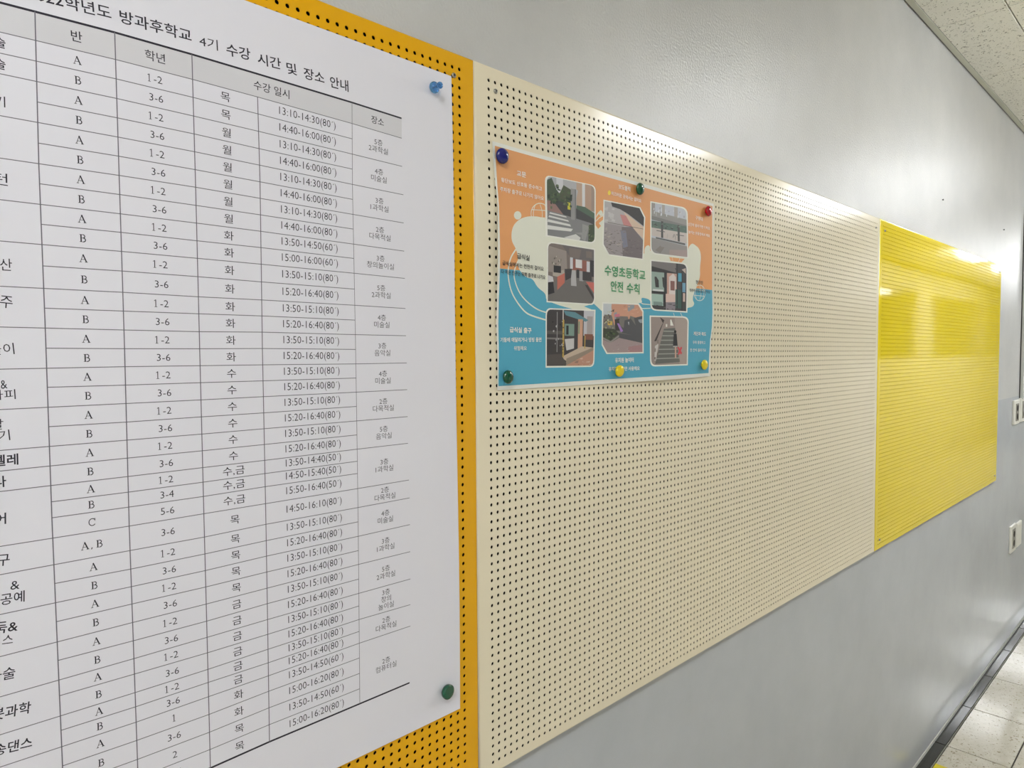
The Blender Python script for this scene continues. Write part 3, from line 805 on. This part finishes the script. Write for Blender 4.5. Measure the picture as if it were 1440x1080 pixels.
# 1 street crossing
h1 = rnd((768.3, 247), (768.3, 256), (776, 249)) + rnd((834.9, 262), (828, 260.6), (834.9, 270)) + rnd((834.9, 342), (834.7, 333), (827, 340.2)) + [(768.5, 331)]
photo('printed photograph of a street crossing', ((768.3, 247), (834.9, 262), (834.9, 342), (768.5, 331)), h1,
      [((176, 176, 180), full_), ((206, 206, 210), R4(0.2, 0.34, -0.05, 0.4)), ((186, 160, 140), R4(0.62, 0.74, 0, 0.45)), ((214, 214, 216), R4(0.74, 0.8, 0, 0.45)), ((180, 150, 130), R4(0.8, 0.93, 0, 0.45)), ((160, 140, 128), R4(0.93, 1.05, 0, 0.45)),
       ((66, 82, 58), [(-0.05, 0.1), (0.1, 0.02), (0.2, 0.2), (0.33, 0.32), (0.3, 0.55), (-0.05, 0.55)]), ((76, 84, 60), [(0.27, 0.25), (0.35, 0.1), (0.5, 0.15), (0.55, 0.5), (0.3, 0.5)]), ((74, 98, 80), [(0.62, 0.4), (0.8, 0.4), (1.05, 0.5), (1.05, 0.62), (0.6, 0.6)]),
       ((58, 58, 60), [(0.1, 0.36), (0.5, 0.42), (1.05, 0.6), (1.05, 0.72), (0.3, 0.66)]), ((150, 116, 110), [(-0.05, 0.42), (0.12, 0.4), (0.36, 0.62), (0.1, 0.62), (-0.05, 0.6)]),
       ((128, 128, 130), [(-0.05, 0.58), (0.3, 0.6), (0.9, 0.66), (1.05, 0.7), (1.05, 1.05), (-0.05, 1.05)]), ((150, 150, 150), [(0.55, 0.68), (0.88, 0.72), (0.8, 1.0), (0.6, 0.9)]),
       ((214, 214, 212), [(0.06, 0.605), (0.4, 0.625), (0.41, 0.645), (0.04, 0.63)]), ((214, 214, 212), [(0.04, 0.66), (0.44, 0.685), (0.46, 0.71), (0.02, 0.69)]), ((218, 218, 216), [(0.01, 0.73), (0.48, 0.75), (0.5, 0.785), (0, 0.775)]),
       ((220, 220, 218), [(-0.02, 0.83), (0.54, 0.82), (0.5, 0.87), (-0.02, 0.9)]), ((214, 214, 212), [(0.35, 0.99), (0.6, 0.9), (0.7, 0.95), (0.66, 1.03)]),
       ((146, 146, 146), R4(0.5, 0.61, 0.13, 0.66)), ((120, 120, 122), R4(0.585, 0.61, 0.13, 0.66)), ((206, 200, 60), R4(0.43, 0.49, 0.38, 0.5)), ((60, 74, 52), [(0.88, 0.7), (1.05, 0.66), (1.05, 1.0), (0.86, 1.0)])],
      [(grn, 0, 0.25, 0.1, 0.5, 26, 0.05, 0.04), (grn, 0.28, 0.5, 0.15, 0.45, 16, 0.05, 0.04), (grn, 0.86, 0.98, 0.7, 0.95, 12, 0.04, 0.03)])
# 2 cafeteria
h2 = rnd((769, 341), (769, 350.5), (777, 342.5)) + [(834, 351.5)] + rnd((834, 428), (834, 419), (827, 427)) + [(768.5, 423.4)]
photo('printed photograph of the cafeteria', ((769, 341), (834, 351.5), (834, 428), (768.5, 423.4)), h2,
      [((120, 108, 104), full_), ((104, 98, 98), [(0.3, 0.0), (1.05, 0.0), (1.05, 0.2), (0.5, 0.22)]), ((150, 140, 134), [(-0.05, 0.05), (0.4, 0.1), (0.42, 0.5), (-0.05, 0.5)]), ((146, 92, 82), R4(0.5, 0.92, 0.22, 0.42)), ((208, 208, 214), R4(0.48, 0.54, 0.2, 0.4)), ((216, 214, 216), R4(0.6, 0.74, 0.22, 0.37)), ((204, 204, 210), R4(0.84, 0.91, 0.23, 0.42)), ((50, 48, 50), R4(0.91, 1.05, 0.2, 0.5)),
       ((112, 108, 106), [(0.4, 0.42), (0.9, 0.42), (1.05, 0.7), (1.05, 1.05), (-0.05, 1.05), (-0.05, 0.85)]), ((178, 176, 178), [(0.5, 0.42), (0.6, 0.42), (0.62, 0.7), (0.5, 0.7)]), ((160, 158, 160), [(0.68, 0.42), (0.75, 0.42), (0.77, 0.6), (0.68, 0.6)]),
       ((60, 56, 58), [(0.36, 0.42), (0.52, 0.4), (0.5, 0.56), (0.38, 0.62)]), ((52, 50, 54), R4(0.62, 0.68, 0.4, 0.55)), ((60, 54, 56), R4(0.75, 0.95, 0.42, 0.58)), ((190, 108, 92), [(0.2, 0.56), (0.36, 0.48), (0.36, 0.66), (0.2, 0.8)]), ((176, 166, 156), [(0.1, 0.5), (0.34, 0.44), (0.36, 0.49), (0.2, 0.57), (0.1, 0.56)]), ((36, 36, 40), [(0.12, 0.38), (0.28, 0.38), (0.28, 0.5), (0.12, 0.5)]),
       ((40, 38, 44), [(-0.02, 0.62), (0.1, 0.6), (0.14, 0.85), (-0.02, 0.9)]), ((208, 206, 210), [(0.0, 0.56), (0.1, 0.58), (0.12, 0.66), (0.0, 0.68)]), ((196, 106, 96), [(0.82, 0.6), (1.05, 0.6), (1.05, 0.85)]), ((72, 68, 68), [(0.8, 0.66), (0.86, 0.66), (1.05, 0.92), (1.05, 1.0)])],
      [([(200, 198, 190), (90, 84, 80)], 0.08, 0.3, 0.2, 0.35, 12, 0.015, 0.03)])
# 3 cafeteria exit
h3 = rnd((767.3, 434), (767.3, 444), (775.5, 435.4)) + [(834.7, 437.4)] + rnd((833, 515.5), (833.2, 506), (825, 514.2)) + [(767.6, 515.2)]
photo('printed photograph of the cafeteria exit', ((767.3, 434), (834.7, 437.4), (833, 515.5), (767.6, 515.2)), h3,
      [((66, 62, 64), full_), ((196, 196, 202), R4(0.78, 1.05, 0.0, 0.45)), ((170, 160, 160), R4(0.85, 0.97, 0.1, 0.45)), ((96, 140, 152), [(0.35, 0.02), (0.6, 0.04), (0.88, 0.17), (0.82, 0.2), (0.4, 0.1)]), ((92, 88, 86), R4(0.0, 0.35, 0.38, 0.44)), ((128, 124, 122), R4(0.0, 0.35, 0.5, 0.53)),
       ((150, 150, 150), R4(0.21, 0.225, 0.05, 0.75)), ((124, 150, 140), R4(0.38, 0.58, 0.25, 0.46)), ((40, 42, 44), R4(0.41, 0.46, 0.28, 0.44)), ((200, 198, 198), [(0.38, 0.52), (0.58, 0.5), (0.58, 0.68), (0.42, 0.72)]), ((204, 160, 134), R4(0.66, 0.76, 0.16, 0.68)), ((80, 150, 120), R4(0.67, 0.69, 0.2, 0.42)), ((130, 84, 68), R4(0.8, 0.98, 0.42, 0.52)),
       ((196, 178, 158), [(0.3, 0.84), (0.75, 0.64), (1.0, 0.66), (0.45, 0.92)]), ((150, 136, 122), [(0.42, 0.86), (0.98, 0.66), (1.05, 0.7), (0.4, 1.0)]), ((190, 144, 124), [(0.38, 1.0), (1.05, 0.68), (1.05, 1.05), (0.38, 1.05)]), ((84, 78, 76), [(-0.05, 0.8), (0.3, 0.78), (0.42, 0.95), (0.38, 1.05), (-0.05, 1.05)]), ((210, 206, 200), R4(0.33, 0.35, 0.0, 0.2)), ((190, 160, 84), R4(0.33, 0.365, 0.18, 0.84)), ((190, 160, 84), R4(0.8, 0.82, 0.45, 0.68))],
      [([(60, 54, 50)], 0.33, 0.35, 0.2, 0.8, 12, 0.02, 0.015), ([(150, 120, 106), (210, 180, 160)], 0.5, 0.95, 0.85, 0.98, 12, 0.06, 0.015), ([(180, 178, 180), (40, 40, 44)], 0.1, 0.32, 0.15, 0.7, 14, 0.02, 0.03)])
# 4 pavement
h4 = [(849, 282.9), (897.8, 293), (904.4, 306.4), (902, 364), (855.6, 357.6), (847.8, 343.6)]
photo('printed photograph of the pavement', ((848.5, 282.5), (904, 294.5), (902, 364), (847.5, 356)), h4,
      [((178, 174, 176), full_), ((46, 42, 42), [(0.15, -0.05), (1.05, -0.05), (1.05, 0.36), (0.6, 0.16), (0.4, 0.1), (0.2, 0.08)]), ((214, 190, 170), [(0.5, 0.14), (1.05, 0.38), (1.05, 0.62), (0.6, 0.35)]), ((196, 132, 130), [(0.4, 0.2), (0.55, 0.2), (0.72, 0.4), (0.5, 0.4)]), ((156, 148, 150), [(-0.05, 0.42), (0.5, 0.42), (0.6, 1.05), (-0.05, 1.05)]), ((116, 106, 110), [(0.45, 0.44), (0.72, 0.4), (1.05, 0.66), (1.05, 1.05), (0.5, 1.05)]), ((126, 128, 144), [(0.42, 0.5), (0.56, 0.5), (0.62, 0.8), (0.5, 0.85)]), ((96, 84, 80), R4(0.1, 1.0, 0.395, 0.405))],
      [([(128, 120, 120), (180, 168, 164), (110, 102, 104)], 0.0, 0.5, 0.5, 0.98, 70, 0.05, 0.012), ([(100, 90, 94), (128, 118, 120)], 0.5, 0.95, 0.65, 0.98, 24, 0.05, 0.012), ([(196, 194, 194)], 0.0, 0.3, 0.1, 0.4, 10, 0.08, 0.05)])
# 5 kindergarten yard
h5 = [(847.4, 426.9), (896, 428.7), (902, 438.9), (901.4, 495), (853.2, 496), (846.8, 484.2)]
photo('printed photograph of the kindergarten playground', ((847.2, 426.5), (902, 429), (901.4, 495), (846.6, 496)), h5,
      [((120, 116, 112), full_), ((196, 202, 206), R4(-0.05, 0.3, -0.05, 0.35)), ((206, 154, 130), [(0.22, 0.0), (1.05, -0.05), (1.05, 0.3), (0.6, 0.35), (0.3, 0.45), (0.2, 0.3)]), ((150, 156, 164), [(0.28, 0.2), (0.6, 0.02), (0.8, 0.0), (0.8, 0.07), (0.3, 0.34)]), ((84, 84, 88), [(0.35, 0.38), (1.05, 0.22), (1.05, 0.7), (0.4, 0.58)]), ((186, 188, 190), [(0.5, 0.4), (0.68, 0.36), (0.68, 0.44), (0.5, 0.48)]), ((150, 156, 166), [(0.78, 0.33), (1.0, 0.3), (1.0, 0.38), (0.78, 0.4)]), ((60, 56, 54), [(0.3, 0.32), (0.42, 0.3), (0.46, 0.55), (0.32, 0.55)]), ((206, 120, 138), [(0.3, 0.22), (0.42, 0.2), (0.44, 0.26), (0.3, 0.27)]), ((168, 124, 196), [(0.36, 0.4), (0.41, 0.4), (0.52, 0.56), (0.46, 0.58)]),
       ((66, 72, 58), [(-0.05, 0.5), (0.3, 0.52), (0.42, 0.62), (0.2, 0.76), (-0.05, 0.66)]), ((150, 146, 142), [(-0.05, 0.67), (0.2, 0.77), (0.42, 0.64), (0.42, 0.67), (0.2, 0.8), (-0.05, 0.7)]), ((84, 84, 88), [(0.4, 0.6), (1.05, 0.68), (1.05, 0.82), (0.42, 0.7)]), ((164, 146, 146), [(-0.05, 0.72), (0.2, 0.8), (0.42, 0.7), (1.05, 0.82), (1.05, 1.05), (-0.05, 1.05)]), ((168, 130, 132), [(0.5, 0.9), (1.05, 0.84), (1.05, 1.05), (0.6, 1.05)]), ((214, 180, 90), R4(0.12, 0.24, 0.36, 0.44))],
      [([(96, 84, 78), (150, 150, 110), (190, 190, 160)], 0.0, 0.25, 0.1, 0.5, 26, 0.03, 0.03), (grn, 0.0, 0.3, 0.54, 0.7, 14, 0.05, 0.03), ([(190, 140, 120), (220, 176, 150)], 0.5, 1.0, 0.0, 0.2, 14, 0.06, 0.015), ([(150, 132, 134), (184, 168, 166)], 0.1, 0.9, 0.84, 0.98, 20, 0.05, 0.012)])
# 6 podium
h6 = [(914.9, 285.1)] + rnd((964.6, 294.5), (957.5, 292.6), (964.8, 302.5)) + [(965.2, 361.6)] + rnd((914.9, 354.8), (921.5, 356.3), (914.9, 346.8))
photo('printed photograph of the sports ground stand', ((914.9, 285.1), (964.6, 294.5), (965.2, 361.6), (914.9, 354.8)), h6,
      [((192, 196, 206), full_), ((150, 144, 140), R4(0.0, 0.1, 0.0, 0.25)), ((170, 164, 160), R4(0.3, 0.38, 0.0, 0.25)), ((168, 160, 156), R4(0.65, 0.75, 0.0, 0.25)), ((150, 148, 144), [(-0.05, 0.16), (1.05, 0.22), (1.05, 0.36), (-0.05, 0.28)]), ((124, 124, 122), [(-0.05, 0.26), (1.05, 0.34), (1.05, 0.4), (-0.05, 0.34)]), ((86, 108, 100), R4(-0.05, 1.05, 0.36, 0.5)), ((200, 190, 186), [(-0.05, 0.5), (1.05, 0.5), (1.05, 0.72), (-0.05, 0.66)]),
       ((66, 66, 66), R4(0.27, 0.33, 0.34, 0.68)), ((66, 66, 66), R4(0.74, 0.8, 0.36, 0.7)), ((90, 90, 90), [(0.12, 0.68), (0.95, 0.72), (0.95, 0.76), (0.12, 0.71)]), ((84, 84, 86), R4(0.14, 0.38, 0.54, 0.555)), ((84, 84, 86), R4(0.7, 0.92, 0.56, 0.575)), ((150, 146, 144), [(-0.05, 0.7), (1.05, 0.78), (1.05, 1.05), (-0.05, 1.05)]), ((132, 126, 122), [(0.1, 0.95), (0.3, 0.8), (0.4, 0.82), (0.25, 1.0)]), ((168, 150, 146), [(0.5, 0.9), (1.05, 0.85), (1.05, 1.05), (0.5, 1.05)])],
      [([(150, 148, 150), (214, 216, 222)], 0.05, 0.95, 0.05, 0.18, 20, 0.02, 0.06), ([(56, 62, 58), (110, 130, 118)], 0.0, 0.95, 0.38, 0.47, 20, 0.05, 0.02), ([(136, 132, 130)], 0.4, 0.7, 0.54, 0.64, 8, 0.01, 0.08)])
# 7 entrance
h7 = [(914.9, 367.1)] + rnd((964, 372), (957.5, 371.3), (964, 379)) + [(963, 437.8)] + rnd((914.9, 434.6), (921.5, 435.2), (914.9, 426.8))
photo('printed photograph of the school entrance', ((914.9, 367.1), (964, 372), (963, 437.8), (914.9, 434.6)), h7,
      [((66, 64, 66), full_), ((118, 112, 112), [(-0.05, 0.0), (0.7, 0.0), (0.7, 0.2), (-0.05, 0.1)]), ((44, 42, 44), [(-0.05, 0.1), (0.7, 0.2), (0.7, 0.26), (-0.05, 0.2)]), ((150, 170, 162), R4(0.0, 0.38, 0.22, 0.62)), ((46, 44, 46), R4(0.08, 0.36, 0.32, 0.54)), ((210, 214, 214), R4(0.04, 0.34, 0.58, 0.63)), ((170, 196, 186), R4(0.0, 0.33, 0.68, 0.92)), ((128, 150, 144), R4(0.05, 0.3, 0.84, 0.92)),
       ((200, 160, 146), R4(0.44, 0.72, 0.22, 0.7)), ((222, 210, 206), [(0.5, 0.3), (0.62, 0.22), (0.7, 0.3), (0.7, 0.66), (0.5, 0.66)]), ((130, 84, 78), R4(0.54, 0.66, 0.38, 0.58)), ((220, 192, 182), [(0.4, 0.66), (0.7, 0.66), (0.7, 0.84), (0.4, 0.84)]), ((140, 130, 138), [(0.36, 0.84), (0.7, 0.82), (0.66, 1.05), (0.36, 1.05)]), ((56, 90, 84), R4(0.68, 0.86, 0.55, 0.95)), ((84, 164, 190), R4(0.76, 0.86, 0.2, 0.38)), ((196, 180, 170), [(0.86, 0.12), (0.98, 0.08), (0.98, 0.2)]), ((112, 160, 190), R4(0.88, 0.97, 0.4, 0.6)), ((206, 184, 176), R4(0.9, 0.96, 0.62, 0.8)), ((30, 32, 34), R4(0.72, 0.74, 0.0, 0.95)), ((30, 32, 34), R4(0.86, 0.88, 0.15, 1.0)), ((30, 32, 34), R4(0.0, 0.4, 0.62, 0.66)), ((30, 32, 34), R4(0.36, 0.4, 0.2, 1.0))],
      [([(90, 86, 86), (60, 58, 60)], 0.1, 0.7, 0.84, 0.98, 10, 0.08, 0.02)])
# 8 stairs
h8 = [(913.7, 445.7)] + rnd((964.8, 447.5), (958, 446.8), (964.8, 454)) + [(963.4, 511.9)] + rnd((913.2, 514), (920, 513.3), (913.2, 505.5))
st8 = [((156, 142, 136), full_), ((172, 158, 150), [(0.64, 0.0), (1.05, 0.0), (1.05, 1.05), (0.8, 1.05), (0.66, 0.3)]), ((104, 104, 100), [(0.35, 0.24), (0.66, 0.22), (0.8, 0.95), (0.1, 0.97)])]
for i in range(7):
    v = 0.28 + i * 0.095
    st8.append(((158, 158, 152), [(0.34 - 0.035 * i, v), (0.67 + 0.018 * i, v), (0.67 + 0.018 * i, v + 0.022), (0.34 - 0.035 * i, v + 0.022)]))
st8 += [((66, 58, 56), [(0.24, 0.0), (0.36, 0.06), (0.14, 0.5), (0.08, 0.5), (0.32, 0.12)]), ((206, 200, 196), [(0.1, 0.6), (0.2, 0.55), (0.12, 0.9), (0.08, 0.9)]), ((226, 222, 214), R4(0.4, 0.44, 0.14, 0.2)),
        ((40, 38, 42), [(0.62, 0.34), (0.7, 0.34), (0.73, 0.6), (0.6, 0.6)]), ((30, 26, 28), ell(0.66, 0.30, 0.035, 0.035, 8)), ((180, 176, 174), R4(0.6, 0.72, 0.6, 0.63)), ((206, 170, 150), R4(0.65, 0.69, 0.63, 0.86)),
        ((206, 70, 80), [(0.72, 0.64), (0.76, 0.62), (0.86, 0.76), (0.82, 0.79)]), ((206, 70, 80), [(0.82, 0.62), (0.86, 0.64), (0.77, 0.8), (0.73, 0.78)])]
photo('printed photograph of a pupil on the stairs beside a red cross', ((913.7, 445.7), (964.8, 447.5), (963.4, 511.9), (913.2, 514)), h8, st8, [([(150, 136, 130), (120, 110, 104)], 0.02, 0.2, 0.3, 0.9, 8, 0.03, 0.06)])

IW, IB, IG = ink((244, 240, 232)), ink((50, 48, 46)), ink((72, 156, 104))
for s, x0, y0, x1, y1, h, mt, w_ in (
        ('교문', 725.5, 243.6, 738.5, 246.6, 7.5, IW, 0.01), ('횡단보도 신호등 준수하고', 703, 253, 761, 266, 6.2, IW, 0), ('주차장 출구로 나가지 않아요', 701.5, 266, 763.5, 279.5, 6.4, IW, 0),
        ('보도블럭', 868, 262.4, 884.5, 266.8, 7, IW, 0.005), ('미끄러운 곳에서는 걸어요', 858, 272, 900, 283, 5.4, IW, 0),
        ('구령대', 977, 306, 987, 308.6, 5.6, IW, 0), ('난간에 올라가면 다쳐요', 966.5, 315, 997, 321.5, 4.6, IW, -0.005), ('놀이는 운동장에서 해요', 967, 326, 997, 332, 4.6, IW, -0.005),
        ('급식실', 724, 360, 742, 363.6, 8, IB, 0), ('급식실에서는 천천히 걸어요', 703, 370, 762, 378.6, 6.4, IB, 0), ('다 먹은 친구는 뒤쪽 출구로 나가요', 701.5, 382, 764.5, 390.5, 6.2, IB, 0),
        ('수영초등학교', 848.8, 379.8, 906, 387.4, 15, IG, 0.03), ('안전', 857.5, 402, 875, 404.2, 15, IG, 0.03), ('수칙', 880, 404.8, 898, 407, 15, IG, 0.03),
        ('현관문', 976.5, 396.4, 986.5, 398, 5.2, IB, -0.005), ('천천히 문을 열고 닫아요', 967.5, 408, 996, 411, 4.6, IB, -0.005),
        ('급식실 출구', 715, 463.5, 745.5, 465, 8, IW, 0.012), ('기둥에 매달리거나 빙빙 돌면', 702, 478, 759.5, 477.6, 6.6, IW, 0.006), ('위험해요', 721, 489.8, 739, 489.6, 6.2, IW, 0),
        ('유치원 놀이터', 863.5, 506.6, 889, 506, 7, IW, 0.01), ('유치원 친구만 사용해요', 854.5, 519, 897, 517.8, 6, IW, 0.006),
        ('계단과 복도', 973, 469, 991, 469.8, 5.6, IW, 0.008), ('우측 통행하고', 972, 481.4, 990, 482, 4.6, IW, -0.005), ('한 칸씩 올라가요', 968, 492.4, 991, 492.4, 4.6, IW, -0.005)):
    pt = Print()
    put_px(pt, s, x0, y0, x1, y1, h, mt, w_ + (0.014 if h < 14 else -0.012), lvl=14)
    pt.build('lettering', poster_surf, poster)

# ------------------------------------------------------------------ pins
def button_pin(px, py, mt, label, surf, dome, tilt=(0, 0), r=0.0100):
    x, z = at(px, py, -0.007)
    b = bmesh.new()
    k = r / 0.0100
    if dome: prof = [(0.0, 0.0105), (0.003 * k, 0.0103), (0.0062 * k, 0.0096), (0.0085 * k, 0.0082), (0.0097 * k, 0.0066), (0.0100 * k, 0.0050), (0.0094 * k, 0.0034), (0.0070 * k, 0.0024), (0.0046 * k, 0.0016), (0.0044 * k, 0.0)]
    else: prof = [(0.0, 0.0090), (0.0078 * k, 0.0092), (0.0090 * k, 0.0090), (0.0098 * k, 0.0082), (0.0100 * k, 0.0068), (0.0094 * k, 0.0034), (0.0086 * k, 0.0022), (0.0060 * k, 0.0014), (0.0046 * k, 0.0)]
    lathe(b, prof, 28)
    root = from_bm('push_pin', b, mt, smooth=True)
    y = surf(x, z)
    root.location = (x, y - 0.0001, z); root.rotation_euler = (tilt[0], 0, tilt[1])
    nb = lathe(bmesh.new(), [(0.0, 0.0), (0.0005, -0.0003), (0.0005, -0.0065), (0.0, -0.008)], 8)
    from_bm('needle', nb, M['needle'], root, smooth=True)
    tag(root, label, 'push pin')
    return root
button_pin(707.2, 219, M['pin_navy'], 'navy blue round push pin at the top left corner of the poster', poster_surf, True, (0.05, -0.08), 0.0108)
button_pin(900, 265.3, M['pin_green'], 'dark green round push pin on the top edge of the poster', poster_surf, True, (0.08, 0.05), 0.0104)
button_pin(996.8, 297, M['pin_red'], 'dark red round push pin at the top right corner of the poster', poster_surf, True, (-0.05, 0.1), 0.0102)
button_pin(714.6, 530, M['pin_green'], 'green round push pin at the bottom left corner of the poster', poster_surf, True, (0.0, 0.05), 0.0098)
button_pin(871.6, 521.4, M['pin_yellow'], 'yellow push pin over the lettering at the bottom middle of the poster', poster_surf, True, (0.05, -0.05), 0.0100)
button_pin(990.4, 513, M['pin_yellow'], 'yellow push pin at the bottom right corner of the poster', poster_surf, True, (0.0, 0.06), 0.0100)
button_pin(628.3, 972.3, M['pin_green'], 'green flat-headed push pin at the bottom right corner of the large timetable', sheet_surf, False, (0.05, 0.12), 0.0098)
# clear blue pin: broad foot, waist and small knob
x, z = at(610.5, 123, -0.004)
b = lathe(bmesh.new(), [(0.0, 0.0185), (0.0022, 0.0183), (0.0038, 0.0172), (0.0043, 0.0156), (0.0038, 0.0140), (0.0026, 0.0128), (0.0024, 0.0100), (0.0032, 0.0080), (0.0060, 0.0066), (0.0072, 0.0048), (0.0072, 0.0028), (0.0058, 0.0010), (0.0030, 0.0002), (0.0, 0.0002)], 28)
cp = from_bm('push_pin', b, M['pin_clear'], smooth=True)
cp.location = (x, sheet_surf(x, z) - 0.0004, z); cp.rotation_euler = (0.06, 0, -0.05)
from_bm('needle', lathe(bmesh.new(), [(0.0, 0.012), (0.0005, 0.0118), (0.0005, -0.0065), (0.0, -0.008)], 8), M['needle'], cp, smooth=True)
tag(cp, 'transparent light blue push pin at the top right corner of the large timetable', 'push pin')

# ------------------------------------------------------------------ wall fittings at the far end
def fitting(name, px0, px1, pyt, pyb, label, kind, z_off=0.0):
    """plate between two photograph columns, on the wall plane"""
    xa, zt = at(px0, pyt, WALL - 0.006); xb, _ = at(px1, pyt, WALL - 0.006); _, zb = at(px0, pyb, WALL - 0.006)
    root = empty(name, ((xa + xb) / 2, WALL, (zt + zb) / 2))
    w_, h_ = (xb - xa) / 2, (zt - zb) / 2
    box('cover_plate', -w_, w_, -0.011, -0.0002, -h_, h_, M['plate'], root, bev=0.002)
    if kind == 'socket':
        ins = box('socket_insert', -w_ * 0.55, w_ * 0.55, -0.0125, -0.0105, -h_ * 0.72, h_ * 0.72, M['socket'], root, bev=0.0006)
        for s_ in (-1, 1):
            hb = bmesh.new()
            lathe(hb, [(0.0, 0.001), (min(w_ * 0.36, 0.016), 0.001), (min(w_ * 0.36, 0.016), 0.0)], 14)
            o = from_bm('socket_opening', hb, M['hole'], ins); o.location = (0, -0.0125, s_ * h_ * 0.34)
    elif kind == 'blank':
        box('cover_lip', -w_ * 0.8, w_ * 0.8, -0.0125, -0.0105, -h_ * 0.86, h_ * 0.86, M['plate'], root, bev=0.0006)
    tag(root, label, 'socket' if kind == 'socket' else 'cover plate')
    return root
fitting('wall_socket', 1425.6, 1432.8, 563.5, 597.5, 'ivory wall socket beside the foot of the vertical cable duct', 'socket')
fitting('wall_socket', 1434.4, 1443.0, 560, 593.5, 'ivory wall socket at the right edge, directly under the cable duct', 'socket')
fitting('wall_socket', 1421.0, 1427.8, 741, 778, 'low ivory wall socket below the other two sockets', 'socket')
fitting('blank_plate', 1429.2, 1435.4, 736.5, 769.5, 'blank ivory cover plate beside the low wall socket', 'blank')
xa, _ = at(1438, 450, WALL); 
dz = at(1437, 560, WALL)[1]
xr = at(1436.6, 556, WALL - 0.01)[0]
rw = bmesh.new(); bm_box(rw, xr, xr + 0.11, WALL - 0.016, WALL - 0.0002, dz, CEIL - 0.006, 0.0015)
bm_box(rw, xr - 0.004, xr, WALL - 0.004, WALL - 0.0002, dz, CEIL - 0.006, mi=1)  # dark strip paints the shade down the duct's left side
tag(from_bm('cable_duct', rw, [M['seam'], M['shade']]), 'pale grey vertical cable duct running down the wall from the ceiling', 'cable duct')
for px, py, lb in ((1411, 323, 'dark nail in the white wall above the lemon yellow pegboard'), (1325, 281, 'tiny nail in the white wall above the seam beside the lemon yellow pegboard')):
    x, z = at(px, py, WALL)
    nb = lathe(bmesh.new(), [(0.0, 0.005), (0.0032, 0.0045), (0.0032, 0.0035), (0.0016, 0.003), (0.0016, 0.0)], 10)
    o = from_bm('nail', nb, M['slot'], smooth=True); o.location = (x, WALL, z); tag(o, lb, 'nail')
# scrap of yellow tape on the floor by the dark border
tag(box('floor_tape', 2.07, 2.142, -0.072, -0.0325, 0.0004, 0.0009, M['tape']), 'yellow tape stuck on the floor beside the dark border', 'tape')
